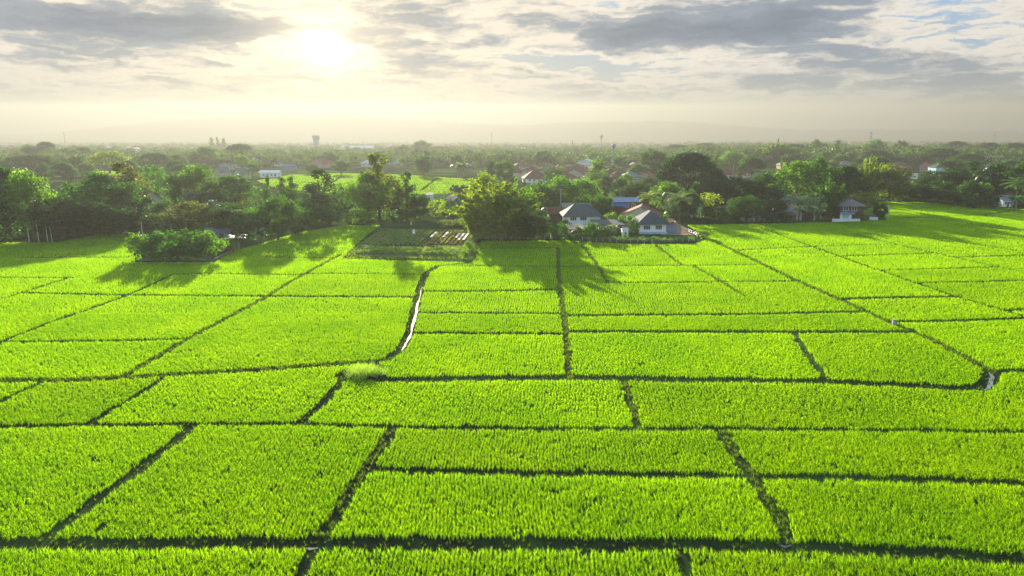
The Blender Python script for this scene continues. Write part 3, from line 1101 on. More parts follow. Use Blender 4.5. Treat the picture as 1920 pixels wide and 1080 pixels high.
house('small white hut with pale blue trim at the field edge, far right', 1879, 388, 20, 2.6, 'gable', 0.9, 6.0, white, paleblue, ov=0.5, wins=((-0.45, 1.5, 1.0, 1.1), (0.45, 1.5, 1.0, 1.1)), doors=((0.0, 0.9, 2.0),), cat='hut', name='hut')
house('tiny teal hut between dark bushes at the far right field edge', 1811, 380, 12, 2.2, 'shed', 0.5, 4.0, teal, sheet, ov=0.3, doors=((0.1, 0.8, 1.8),), cat='hut', name='hut')
house('dim blue-grey shack right of the tiny teal hut', 1838, 384, 16, 2.3, 'shed', 0.7, 5.0, surface('slate_blue_wall', (0.16, 0.22, 0.30), 0.8, 0.2, 0.3), sheet, ov=0.4, doors=((-0.2, 0.8, 1.8),), cat='hut', name='hut')
# left wood
house('long low shed with blue-grey sheet roof behind the walled clump', 415, 449, 44, 1.9, 'gable', 1.0, 5.0, grey_wall, surface('blue_grey_tin', (0.13, 0.16, 0.19), 0.9, 0.1, 0.3), ov=0.6, doors=((0.4, 1.2, 2.0), (-0.3, 1.0, 2.0)), cat='shed', name='shed')
house('house with a bright sunlit gable roof rising from the left wood', 280, 401, 34, 5.2, 'gable', 3.2, 11.0, cream, sheet, rot=R(38), ov=0.8, axis='y', wins=((0.0, 3.4, 1.4, 1.2),))
house('pale turquoise hut glimpsed through the left wood above the clump', 316, 425, 24, 2.5, 'shed', 0.8, 5.0, surface('turquoise_wall', (0.22, 0.50, 0.52), 0.8, 0.2, 0.2), sheet, ov=0.4, doors=((0.3, 0.9, 1.9),), cat='hut', name='hut')
house('blue-grey tin roof among the trees above the turquoise hut', 312, 413, 26, 3.4, 'gable', 0.9, 6.0, grey_wall, surface('blue_grey_tin2', (0.22, 0.27, 0.34), 0.6, 0.4, 0.3), ov=0.6, wins=((0.2, 1.9, 1.0, 1.0),))
house('grey roofed hut in the trees right of the vegetable garden', 853, 392, 26, 3.0, 'gable', 2.0, 7.0, surface('dull_green_wall', (0.10, 0.15, 0.13), 0.8, 0.2, 0.3), sheet, rot=R(30), ov=0.6, axis='y', doors=((0.0, 1.0, 2.0),), cat='hut', name='hut')
house('small white walled hut above the vegetable garden, left of the two ball trees', 806, 378, 12, 2.8, 'shed', 0.6, 4.0, white, sheet, ov=0.3, doors=((0.0, 0.9, 1.9),), cat='hut', name='hut')


def stall():
    X, Y = G(1304, 408)
    r = empty('roadside_stall', (X, Y, 0))
    tag(r, 'small teal roofed roadside stall on posts under the trees past the drive', 'stall')
    MB().slab([(-1.7, -1.2, 3.0), (1.7, -1.2, 3.0), (1.7, 1.2, 3.5), (-1.7, 1.2, 3.5)], 0.1).build('roof', teal, r)
    for sx in (-1.4, 1.4):
        for sy in (-1, 1):
            MB().box((sx, sy, 1.48), (0.16, 0.16, 2.95)).build('post', frame_m, r)
    MB().box((0, 0, 0.95), (2.5, 1.2, 0.12)).build('counter', wood_m, r)


stall()


def road():
    X = [(1238, 441), (1300, 441), (1310, 436), (1286, 427), (1272, 420), (1264, 412), (1256, 409), (1250, 412), (1255, 420), (1258, 430)]
    P = [(*G(x, y), 0.006) for x, y in X]
    o = MB().add(P, [tuple(range(len(P)))]).build('dirt_drive', surface('dry_earth', (0.25, 0.19, 0.13), 1.0, 0.0, 0.35, 0.6))
    tag(o, 'pale dirt drive curving in beside the white bungalow', 'drive', kind='structure')
    Y_ = [(1240, 438), (1266, 438), (1272, 430), (1262, 421), (1246, 421)]
    P = [(*G(x, y), 0.012) for x, y in Y_]
    o = MB().add(P, [tuple(range(len(P)))]).build('paved_yard', surface('grey_paving', (0.16, 0.17, 0.19), 1.0, 0.0, 0.2, 0.8))
    tag(o, 'grey paved yard on the shaded side of the white bungalow', 'yard', kind='structure')


road()


def motorbike():
    X, Y = G(1263, 421)
    r = empty('parked_motorbike', (X, Y, 0.012), R(25))
    tag(r, 'small motorbike with white front fairing parked at the head of the drive', 'motorbike')
    dark = surface('black_rubber', (0.02, 0.02, 0.02), 0.7, 0.3, 0.2)
    red = surface('dull_red_paint', (0.30, 0.04, 0.03), 0.35, 0.5, 0.15)
    for x in (-0.62, 0.62):
        w = MB()
        pts = [(x + 0.29 * math.cos(a * math.pi / 8), 0, 0.31 + 0.29 * math.sin(a * math.pi / 8)) for a in range(17)]
        w.tube(pts, 0.05, 6, False)
        wo_ = w.build('wheel', dark, r)
        h = MB()
        for k in range(5):
            a = 2 * math.pi * k / 5
            h.tube([(x, 0, 0.31), (x + 0.26 * math.cos(a), 0, 0.31 + 0.26 * math.sin(a))], 0.015, 4)
        h.build('spokes', metal_m, wo_)
    MB().tube([(-0.55, 0, 0.62), (-0.1, 0, 0.55), (0.3, 0, 0.60), (0.52, 0, 0.95)], [0.10, 0.17, 0.13, 0.08], 8).build('body', red, r)
    MB().tube([(-0.75, 0, 0.78), (-0.3, 0, 0.80), (0.05, 0, 0.74)], [0.09, 0.13, 0.08], 8).build('saddle', dark, r)
    MB().tube([(0.40, 0, 0.55), (0.54, 0, 0.85), (0.50, 0, 1.12)], [0.16, 0.24, 0.12], 8).build('fairing', white, r)
    MB().tube([(0.42, -0.34, 1.05), (0.47, 0, 1.02), (0.42, 0.34, 1.05)], 0.025, 6).build('handlebar', dark, r)
    MB().tube([(0.50, 0, 0.9), (0.62, 0, 0.31)], 0.035, 6).build('fork', metal_m, r)


motorbike()


# fences: a row of posts with wires is one thing, each post a part
def fence(a, b, n, label, h=1.1, wires=3):
    A, B = Vector((*G(*a), 0)), Vector((*G(*b), 0))
    r = empty('wire_fence', A)
    tag(r, label, 'fence', 'post and wire fences along the rice')
    rr = random.Random(int(a[0]))
    for k in range(n):
        p = (B - A) * (k / (n - 1))
        t = rr.uniform(-0.06, 0.06)
        hh = h * rr.uniform(0.9, 1.12)
        MB().tube([(p.x, p.y, -0.1), (p.x + t, p.y, hh)], [0.075, 0.065], 6).build('post', post_m, r)
    w = MB()
    for k in range(wires):
        w.tube([(0, 0, h * (0.3 + 0.28 * k)), tuple((B - A) + Vector((0, 0, h * (0.3 + 0.28 * k))))], 0.012, 4)
    w.build('wire', metal_m, r)


fence((913, 448), (1052, 449), 10, 'row of pale fence posts at the foot of the bamboo grove')
fence((1092, 452), (1222, 456), 11, 'row of pale fence posts in front of the banana plants and bungalow')
fence((1224, 456), (1302, 453), 8, 'low post fence below the dirt drive')
fence((1290, 436), (1316, 446), 7, 'short post fence on the right side of the dirt drive')
fence((1395, 416), (1470, 415), 9, 'post fence before the shaded gardens on the right')


def low_wall(pts, label, h, mat, t=0.25):
    P = [Vector((*G(*p), 0)) for p in pts]
    b = MB()
    for a, c in zip(P[:-1], P[1:]):
        d = c - a
        m = (a + c) / 2
        b.box((m.x, m.y, h / 2 - 0.1), (d.length - 0.01, t, h + 0.2), math.atan2(d.y, d.x))
    tag(b.build('low_wall', mat), label, 'wall')


low_wall([(262, 489), (330, 488), (402, 489), (436, 472)], 'low weathered concrete wall under the clump of yellow-green shrubs', 0.5, surface('stained_concrete', (0.17, 0.16, 0.13), 0.95, 0.1, 0.45, 0.7))
low_wall([(1560, 416), (1590, 416.5), (1612, 416)], 'white garden wall in front of the two-storey house', 1.0, white)
low_wall([(1630, 412), (1646, 413)], 'short white wall by the pole right of the two-storey house', 1.0, white)
low_wall([(1388, 413), (1432, 412)], 'shaded grey wall at the back of the right-hand rice', 1.1, concrete)
wb = MB().box((0, 0, 0.35), (1.6, 0.9, 0.7)).lathe([(0.3, 0.7), (0.28, 0.95), (0.1, 1.0)], 10)
wo2 = wb.build('water_trough', whitesheet)
wo2.location = (*G(235, 437), 0)
tag(wo2, 'small white tank lying at the field edge below the left wood', 'tank')


# the grey box on the bund
def pump_box():
    X, Y = G(1676, 604, 0.5)
    r = empty('pump_box', (X, Y, 0))
    tag(r, 'small grey pump box standing on the grassy diagonal bund', 'pump box')
    MB().box((0, 0, 0.4), (0.4, 0.35, 0.8)).build('body', concrete, r)
    MB().box((0, 0, 0.84), (0.5, 0.45, 0.08)).build('lid', metal_m, r)
    MB().tube([(0.25, 0, 0.25), (0.7, -0.1, 0.25), (0.8, -0.1, -0.05)], 0.06, 7).build('pipe', metal_m, r)


pump_box()


# poles
def utility_pole(px, base, top, label, arms=2, lean=0.0, mat=None):
    X, Y = G(px, base)
    h = height_at(Y, top)
    r = empty('utility_pole', (X, Y, 0))
    tag(r, label, 'pole')
    MB().tube([(0, 0, -0.2), (lean * h, 0, h)], [0.15, 0.10], 7).build('pole', mat or post_m, r)
    for k in range(arms):
        a = MB().box((lean * h, -0.12, h - 0.4 - 0.8 * k), (1.9 - 0.3 * k, 0.1, 0.12)).build('crossarm', wood_m, r)
        for s in (-0.8, -0.3, 0.3, 0.8):
            MB().lathe([(0.05, 0), (0.07, 0.08), (0.03, 0.2)], 6, (lean * h + s, -0.12, h - 0.34 - 0.8 * k)).build('insulator', frame_m, a)


utility_pole(1664, 413, 385, 'wooden power pole with crossarms right of the two-storey house')
utility_pole(833, 398, 356, 'thin pale pole beside the vegetable garden trees', 0)
utility_pole(1051, 405, 354, 'tall pale power pole left of the grey-green roofs', 1)
utility_pole(1413, 414, 372, 'bare pole in front of the dark mango tree', 0)
utility_pole(268, 446, 416, 'short pale pole at the edge of the left wood above the clump', 0)
utility_pole(1373, 345, 306, 'pale lamp pole among the mid-distance roofs right of the great rain tree', 0)


def street_lamp(px, base, top, label):
    X, Y = G(px, base)
    h = height_at(Y, top)
    r = empty('street_lamp', (X, Y, 0))
    tag(r, label, 'street lamp')
    MB().tube([(0, 0, 0), (0, 0, h - 0.8), (0.3, 0, h - 0.2), (1.6, 0, h)], [0.11, 0.08, 0.06, 0.05], 7).build('pole', metal_m, r)
    MB().box((1.8, 0, h), (0.8, 0.25, 0.14)).build('lamp_head', frame_m, r)


street_lamp(1101, 396, 352, 'grey street lamp with a bent arm above the grey-green outhouse roof')


# towers
tower_m = surface('pale_tower_concrete', (0.50, 0.48, 0.44), 0.9, 0.1, 0.2, 0.4)


def water_tower_concrete():
    X, Y = G(594, 287)
    Y *= 1.0
    top = height_at(Y, 254)
    k = depth(Y) / FPX
    r = empty('water_tower', (X, Y, 0))
    tag(r, 'square concrete water tower on four legs standing out of the haze under the sun', 'water tower')
    w = 10.5 * k
    MB().box((0, 0, top - 3.5 * k), (w, w, 7 * k)).build('tank', tower_m, r)
    for sx in (-1, 1):
        for sy in (-1, 1):
            MB().box((sx * w * 0.32, sy * w * 0.32, (top - 7 * k) / 2), (w * 0.13, w * 0.13, top - 7 * k)).build('leg', tower_m, r)
    MB().box((0, 0, (top - 7.2 * k) / 2), (w * 0.40, w * 0.40, top - 7.2 * k)).build('shaft', tower_m, r)
    for z in (0.3, 0.55, 0.78):
        MB().box((0, 0, (top - 7 * k) * z), (w * 0.72, w * 0.72, k * 0.6)).build('brace', tower_m, r)


def mushroom_tower(px, base, top, wpx, label, mat, legs=False):
    X, Y = G(px, base)
    h = height_at(Y, top)
    k = depth(Y) / FPX
    r = empty('water_tower', (X, Y, 0))
    tag(r, label, 'water tower')
    rad = wpx / 2 * k
    MB().lathe([(rad * 0.42, 0), (rad * 0.34, h * 0.3), (rad * 0.32, h - 2.2 * rad)], 14).build('shaft', mat, r)
    MB().lathe([(rad * 0.34, h - 2.2 * rad), (rad * 0.9, h - 1.5 * rad), (rad, h - 1.0 * rad), (rad * 0.95, h - 0.6 * rad), (rad * 0.5, h - 0.15 * rad), (rad * 0.1, h)], 18).build('tank', mat, r)
    for z in (0.35, 0.62):
        MB().lathe([(rad * 0.46, h * z), (rad * 0.62, h * z + 0.05), (rad * 0.62, h * z + 0.35), (rad * 0.46, h * z + 0.4)], 14).build('walkway', metal_m, r)


water_tower_concrete()
mushroom_tower(1149, 326, 269, 8, 'slender blue-grey mushroom water tower above the red village roofs', surface('blue_grey_paint', (0.22, 0.30, 0.36), 0.6, 0.3, 0.2))
mushroom_tower(1127, 278, 252, 7, 'distant goblet water tower faint on the horizon left of the blue-grey one', surface('pale_grey_paint', (0.35, 0.36, 0.36), 0.7, 0.3, 0.2))


def lattice_mast(px, base, top, wpx, label):
    X, Y = G(px, base)
    h = height_at(Y, top)
    k = depth(Y) / FPX
    r = empty('lattice_mast', (X, Y, 0))
    tag(r, label, 'mast')
    w0, w1 = wpx / 2 * k, wpx / 4 * k
    b = MB()
    n = 9
    for i in range(n):
        a, c = i / n, (i + 1) / n
        ra, rc = w0 + (w1 - w0) * a, w0 + (w1 - w0) * c
        for j in range(4):
            t, u = math.pi / 2 * j + .78, math.pi / 2 * (j + 1) + .78
            pa, pc = (ra * math.cos(t), ra * math.sin(t), a * h), (rc * math.cos(t), rc * math.sin(t), c * h)
            qc = (rc * math.cos(u), rc * math.sin(u), c * h)
            b.tube([pa, pc], 0.13, 4)
            b.tube([pa, qc], 0.08, 4)
            b.tube([pc, qc], 0.08, 4)
    b.build('lattice', metal_m, r)
    for z in (0.97, 0.86):
        for j in range(3):
            t = 2.1 * j + 0.4
            MB().box((1.5 * w1 * math.cos(t), 1.5 * w1 * math.sin(t), h * z), (0.5, 0.5, h * 0.05), t).build('antenna', frame_m, r)


lattice_mast(1629, 296, 246, 5, 'lattice telecom mast with antennas above the dark trees on the right')
lattice_mast(1862, 280, 244, 2.5, 'thin distant mast near the right edge of the horizon')
lattice_mast(922, 282, 248, 2.2, 'thin distant mast on the horizon right of the sun')
lattice_mast(1073, 300, 262, 2.6, 'thin lattice mast left of the blue-grey water tower')
lattice_mast(124, 282, 247, 2.2, 'faint thin mast in the haze on the far left')

plant_rice()
bund_grass()

# ------------------------------------------------------------------ the village farther off
def far_house(label, px, base, wpx, h, kind, rh, wall_m, roof_m, rot=0.0, group=None, cat='house', axis='x', dfac=0.8):
    X, Y = G(px, base)
    w = wpx * depth(Y) / FPX
    d = w * dfac
    r, w, d = house(label, px, base, wpx, h, kind, rh, d, wall_m, roof_m, rot=rot, ov=0.7, axis=axis, group=group, cat=cat)
    n = 2 if wpx < 30 else 4
    for k in range(n):
        window(r, (-0.6 + 1.2 * k / (n - 1)) * w / 2, -d / 2, min(1.7, h * 0.6), 1.3, 1.2)
    return r


far_house('big red-brown village house with white gable walls below the small light green tree', 1003, 343, 44, 3.0, 'hip', 4.4, white, redtile, R(8))
far_house('low white roofed building above the red village roofs', 991, 311, 28, 4.0, 'flat', 0.5, cream, whitesheet, cat='building')
far_house('long reddish roof with a pale sunlit edge left of the tall light green tree', 1084, 337, 42, 3.6, 'gable', 3.2, cream, redtile, R(-35), axis='y')
far_house('brown roofed house in front of the tall light green tree', 1128, 350, 34, 3.6, 'gable', 3.0, cream, browntile, R(-25), axis='y')
far_house('grey-blue roofed house behind the round dark tree left of the rain tree', 1182, 342, 36, 3.6, 'hip', 2.6, grey_wall, surface('blue_grey_tile', (0.14, 0.19, 0.21), 0.7, 0.3, 0.3), R(10))
far_house('white hall with a bright curved sunlit roof near the blue-grey tower', 1100, 314, 30, 5, 'gable', 2.6, white, whitesheet, R(-20), axis='y', cat='hall')
far_house('very long bright shining roof of a hall under the sun', 672, 286, 60, 8, 'gable', 5, cream, whitesheet, 0, cat='hall', dfac=0.5)
far_house('big faint red roofed hall in the hazy middle distance', 828, 292, 52, 7, 'hip', 7, cream, redtile, 0, cat='hall', dfac=0.5)
far_house('white open gable pavilion roof right of the tall sunlit tree', 912, 302, 20, 4, 'gable', 2, cream, whitesheet, R(5), axis='y', cat='pavilion')
far_house('red roofed house with a bright sunlit left slope below the concrete tower', 604, 315, 34, 4.5, 'gable', 4.2, pink_wall, redtile, R(-32), axis='y')
far_house('bright blue sheet roof left of the pale field', 543, 321, 24, 4.0, 'gable', 1.3, grey_wall, bluesheet)
far_house('long white shed at the near edge of the far green field', 508, 333, 36, 3.6, 'gable', 1.2, white, whitesheet, cat='shed', dfac=0.4)
far_house('white gabled house behind the blue sheet roof', 519, 312, 18, 4.5, 'gable', 2.6, white, sheet, R(15), axis='y')
far_house('sunlit pitched roof left of the long white shed, nearer one of two', 455, 336, 26, 3.8, 'gable', 3.4, cream, sheet, R(-38), axis='y')
far_house('sunlit pitched roof left of the long white shed, farther one of two', 417, 333, 26, 3.8, 'gable', 3.4, cream, sheet, R(-38), axis='y')
far_house('long pale low roof left of the two sunlit pitched roofs', 432, 318, 34, 3.5, 'gable', 1.4, cream, sheet, cat='shed', dfac=0.4)
far_house('red roofed school block in the haze at the far left', 32, 300, 44, 6, 'hip', 4, pink_wall, redtile, 0, dfac=0.4, cat='building')
far_house('long white roof far left in the haze behind the umbrella trees', 222, 281, 50, 5, 'gable', 2, white, whitesheet, 0, dfac=0.3, cat='building')
far_house('white roofed building peeping right of the dark umbrella trees on the left', 102, 288, 18, 6, 'gable', 2, white, whitesheet, R(10), cat='building')
far_house('pale shed in the haze above the second umbrella tree', 298, 283, 26, 4.5, 'gable', 1.6, cream, whitesheet, 0, cat='shed', dfac=0.4)
far_house('long house with pale sunlit ridge right of the great rain tree, nearer one', 1372, 337, 44, 3.5, 'gable', 3.0, cream, browntile, R(-14), dfac=0.5)
far_house('long house with pale sunlit ridge right of the great rain tree, farther one', 1392, 333, 36, 3.5, 'gable', 2.8, cream, redtile, R(-14), dfac=0.5)
far_house('grey hip roofed villa with pink walls left of the tall teak group', 1472, 319, 26, 4.6, 'hip', 3.4, pink_wall, surface('dusk_grey_tile', (0.16, 0.15, 0.15), 0.7, 0.3, 0.3))
far_house('grey hip roofed villa with pink walls right of the tall teak group', 1583, 320, 30, 4.6, 'hip', 3.4, pink_wall, surface('dusk_grey_tile', (0.16, 0.15, 0.15), 0.7, 0.3, 0.3))
far_house('low red house right under the second grey villa', 1608, 334, 24, 3.6, 'hip', 2.6, pink_wall, redtile)
far_house('white house with red tiled hip roof in the gap between dark trees on the right', 1701, 336, 27, 4.6, 'hip', 3.0, white, redtile)
far_house('red tiled roofs house behind the white house on the right', 1684, 320, 34, 4.0, 'hip', 3.0, pink_wall, redtile)
far_house('red tiled house with a bright sunlit left slope on the right', 1735, 322, 20, 4.5, 'gable', 3.4, pink_wall, redtile, R(-32), axis='y')
far_house('pale blue house with grey roof right of the red tiled houses', 1762, 327, 32, 5.5, 'hip', 2.0, blue_wall, slate)
far_house('modern white house with flat slanting roofs near the right edge, biggest of three', 1856, 311, 22, 7, 'shed', 2.0, white, whitesheet, R(-15), cat='house')
far_house('modern white house with slanting roof near the right edge, middle of three', 1876, 311, 16, 5, 'shed', 1.8, white, whitesheet, R(-15), cat='house')
far_house('modern white house with slanting roof near the right edge, rightmost of three', 1893, 311, 16, 6, 'shed', 2.2, white, whitesheet, R(-15), cat='house')
far_house('small white house peeping out of the forest above the modern white houses', 1844, 293, 13, 5, 'flat', 0.5, white, whitesheet, 0)
far_house('white shed in the woods right behind the great rain tree', 1357, 296, 20, 5, 'gable', 1.5, white, whitesheet, 0, cat='shed')

# rows of roofs nothing in the photograph tells apart
rv = random.Random(8)
for k, (px, base) in enumerate([(965, 330), (1030, 336), (1052, 322), (1022, 318), (1066, 312), (1142, 330), (1165, 332), (1188, 318), (1210, 326), (1212, 340), (1176, 310), (1120, 322), (1232, 332), (1040, 328), (975, 318), (1000, 326), (1060, 330), (1085, 322), (1108, 334), (1152, 342), (1178, 326), (1200, 312), (1225, 322), (1150, 316), (1060, 342), (985, 338)]):
    far_house('red-brown tiled house in the crowded village below the blue-grey water tower', px, base, rv.uniform(26, 40), 2.7, rv.choice(['gable', 'hip', 'hip']), 3.3, rv.choice([cream, pink_wall, cream]), rv.choice([redtile, browntile]),
              R(rv.uniform(-35, 35)), 'village houses below the water tower', axis='y' if k % 2 else 'x')
for k, (px, base) in enumerate([(84, 331), (99, 329), (112, 332), (128, 330), (146, 331), (318, 330), (332, 328), (345, 332), (356, 329)]):
    far_house('small grey roofed house in the huddle of roofs behind the left wood', px, base, rv.uniform(15, 19), 3.2, 'hip', 2.4, cream, sheet, R(rv.uniform(-20, 20)), 'grey roofs behind the left wood')
for k, (px, base) in enumerate([(705, 306), (690, 313), (655, 303), (735, 309), (770, 306), (640, 309), (560, 306), (570, 296), (622, 290), (478, 306), (750, 298), (880, 300)]):
    far_house('hazy low house among trees beyond the far green field', px, base, rv.uniform(16, 26), 3.8, rv.choice(['gable', 'hip']), 2.4, rv.choice([cream, white]), rv.choice([sheet, redtile, whitesheet]), R(rv.uniform(-30, 30)), 'hazy houses beyond the far green field')


# ------------------------------------------------------------------ the far green field behind the trees
def far_field(poly, label, name='far_rice_field'):
    P = np.array([G(x, y, 0.4) for x, y in poly])
    lo, hi = P.min(0), P.max(0)
    rs = np.random.RandomState(len(label))
    step = 1.35
    uu, vv = np.meshgrid(np.arange(lo[0], hi[0], step), np.arange(lo[1], hi[1], step))
    Q = np.stack([uu.ravel(), vv.ravel()], 1) + rs.normal(0, 0.3, (uu.size, 2))
    ins = np.zeros(len(Q), bool)
    for a, b in zip(P, np.roll(P, -1, 0)):
        c = (a[1] > Q[:, 1]) != (b[1] > Q[:, 1])
        ins ^= c & (Q[:, 0] < a[0] + (Q[:, 1] - a[1]) / (b[1] - a[1] + 1e-9) * (b[0] - a[0]))
    for a_, b_ in (((700, 338), (560, 352)), ((820, 333), (790, 356)), ((560, 341), (890, 344)), ((640, 330), (610, 350))):
        a, b = np.array(G(*a_, .4)), np.array(G(*b_, .4))
        d = b - a
        t = np.clip(((Q - a) @ d) / (d @ d), 0, 1)
        ins &= np.hypot(*(Q - a - t[:, None] * d).T) > 1.0
    Q = Q[ins]
    V, F, T = tufts(Q, 0.55, rs, 3, 1.0, 1.0)
    c = np.repeat(Q, len(V) // len(Q), 0)
    V[:, :2] = c + (V[:, :2] - c) * 3.0
    o = link_mesh(name, np_mesh(name, V, F, T), None, RICE_MAT)
    o.color = (0.25, 0.42, 0.0015, 1)
    tag(o, label, 'rice field', kind='stuff')


far_field([(480, 338), (545, 327), (640, 324), (760, 327), (800, 330), (900, 336), (900, 360), (840, 362), (700, 364), (600, 360), (520, 352)], 'far bright green rice field seen through the gaps of the tree row')
far_field([(1686, 341), (1712, 338), (1714, 343), (1690, 346)], 'tiny bright grass patch in front of the white house with the red roof', 'grass_patch')
far_field([(100, 324), (190, 320), (280, 322), (280, 328), (110, 331)], 'sliver of green field behind the left wood', 'far_rice_field')


rd = random.Random(31)
for k in range(46):
    px, base = rd.uniform(-10, 1930), rd.uniform(270, 289)
    house('tiny pale building lost among the trees of the distant hazy plain', px, base, rd.uniform(9, 24), rd.uniform(4, 9), rd.choice(['gable', 'flat', 'hip']), 2.5, 12.0, rd.choice([white, cream, grey_wall]),
          rd.choice([whitesheet, sheet, redtile, whitesheet]), R(rd.uniform(-25, 25)), 0.6, group='tiny buildings of the distant plain', cat='building', name='far_building')

# ------------------------------------------------------------------ trees: prototypes in metres, copies share their meshes
BARK = surface('bark', (0.11, 0.085, 0.06), 0.95, 0.1, 0.4, 2.0)
PALE_BARK = surface('pale_bark', (0.42, 0.40, 0.35), 0.9, 0.1, 0.3, 2.0)
CULM = surface('bamboo_culm', (0.20, 0.19, 0.08), 0.7, 0.2, 0.3, 2.0)
LEAF = leaf_material('tree_leaf', None, 0.52, (1.5, 1.6, 0.3), 0.02)
SHINY = leaf_material('shiny_leaf', None, 0.38, (1.3, 1.35, 0.5), 0.12)


def leaves(P, N, size, rs, tone, aspect=0.5):
    n = len(P)
    N = N / (np.linalg.norm(N, axis=1, keepdims=True) + 1e-9)
    r = rs.normal(size=(n, 3))
    U = np.cross(N, r)
    U /= np.linalg.norm(U, axis=1, keepdims=True) + 1e-9
    W = np.cross(N, U)
    s = (size * (0.65 + 0.7 * rs.rand(n)))[:, None]
    V = np.stack([P - U * s, P - W * s * aspect + N * s * .12, P + U * s, P + W * s * aspect + N * s * .12], 1).reshape(-1, 3)
    F = (np.arange(n) * 4)[:, None] + [0, 1, 2, 3]
    return V, F, np.repeat(tone, 4)


def ball(rs, n):
    d = rs.normal(size=(n, 3))
    return d / np.linalg.norm(d, axis=1, keepdims=True)


def crown_mesh(name, blobs, rs, size, per, up=0.35, spread=0.3):
    VV, FF, TT, off = [], [], [], 0
    for c, r in blobs:
        r = np.asarray(r, float)
        n = max(12, int(per * (r[0] * r[1] * r[2]) ** (2 / 3)))
        d = ball(rs, n)
        f = 0.35 + 0.65 * rs.rand(n) ** 0.45
        f *= 1 + spread * (rs.rand(n) - 0.4)
        P = np.asarray(c) + d * r * f[:, None]
        N = d + rs.normal(0, 0.75, (n, 3)) + [0, 0, up]
        tone = rs.uniform(0.72, 1.32) * (0.8 + 0.4 * rs.rand(n))
        V, F, T = leaves(P, N, size, rs, tone)
        VV.append(V); FF.append(F + off); TT.append(T); off += len(V)
    return np_mesh(name, np.concatenate(VV), np.concatenate(FF), np.concatenate(TT))


def trunk_mesh(blobs, r0, fork, rs, n=7, base=(0, 0, 0)):
    b = MB()
    top = (rs.normal(0, 0.15), rs.normal(0, 0.15), fork)
    b.tube([(0, 0, -0.2), (0.1, 0.05, fork * 0.5), top], [r0 * 1.25, r0 * 0.9, r0 * 0.75], 8)
    idx = sorted(range(len(blobs)), key=lambda i: rs.rand())[:n]
    for i in idx:
        c = np.asarray(blobs[i][0])
        m = (np.array(top) * 0.55 + c * 0.45) + [0, 0, -0.06 * c[2]]
        b.tube([top, tuple(m), tuple(c)], [r0 * 0.55, r0 * 0.35, r0 * 0.12], 5)
    return b.mesh('trunk')


def env_blobs(rs, n, W, z0, z1, br, shape='round', flat=1.0, hollow=0.55):
    out = []
    zc, hz = (z0 + z1) / 2, (z1 - z0) / 2
    for k in range(n):
        d = ball(rs, 1)[0]
        f = hollow + (1 - hollow) * rs.rand()
        r = br * rs.uniform(0.7, 1.3)
        if shape == 'round':
            c = np.array([d[0] * (W / 2 - r * .6) * f, d[1] * (W / 2 - r * .6) * f, zc + d[2] * (hz - r * .5 * flat) * f])
        elif shape == 'umbrella':
            a = rs.rand() * 2 * np.pi
            q = rs.rand() ** 0.5
            c = np.array([math.cos(a) * q * (W / 2 - r * .7), math.sin(a) * q * (W / 2 - r * .7), z0 + (z1 - z0 - r * flat) * (1 - q ** 2.3) * rs.uniform(0.88, 1.0) + 0.12 * r])
        else:   # cone: z fraction up, narrowing
            t = rs.rand() ** 0.8
            a = rs.rand() * 2 * np.pi
            w = W / 2 * (1 - t) ** (0.75 if shape == 'cone' else 0.35)
            q = rs.rand() ** 0.5
            r *= (0.55 + 0.6 * (1 - t))
            c = np.array([math.cos(a) * q * w, math.sin(a) * q * w, z0 + t * (z1 - z0 - r * .6)])
        out.append((c, (r, r, r * flat)))
    return out


PROTO = {}


def proto(kind, W, H, crown, trunk, bark, leafm=None):
    crown.materials.append(leafm or LEAF)
    co = np.empty(len(crown.vertices) * 3, np.float32)
    crown.vertices.foreach_get('co', co)
    co = co.reshape(-1, 3)
    H = float(np.percentile(co[:, 2], 99.5))       # the size the mesh really has
    W = float(np.percentile(co[:, 0], 99) - np.percentile(co[:, 0], 1) + np.percentile(co[:, 1], 99) - np.percentile(co[:, 1], 1)) / 2
    trunk.materials.append(bark)
    PROTO.setdefault(kind, []).append((W, H, crown, trunk))


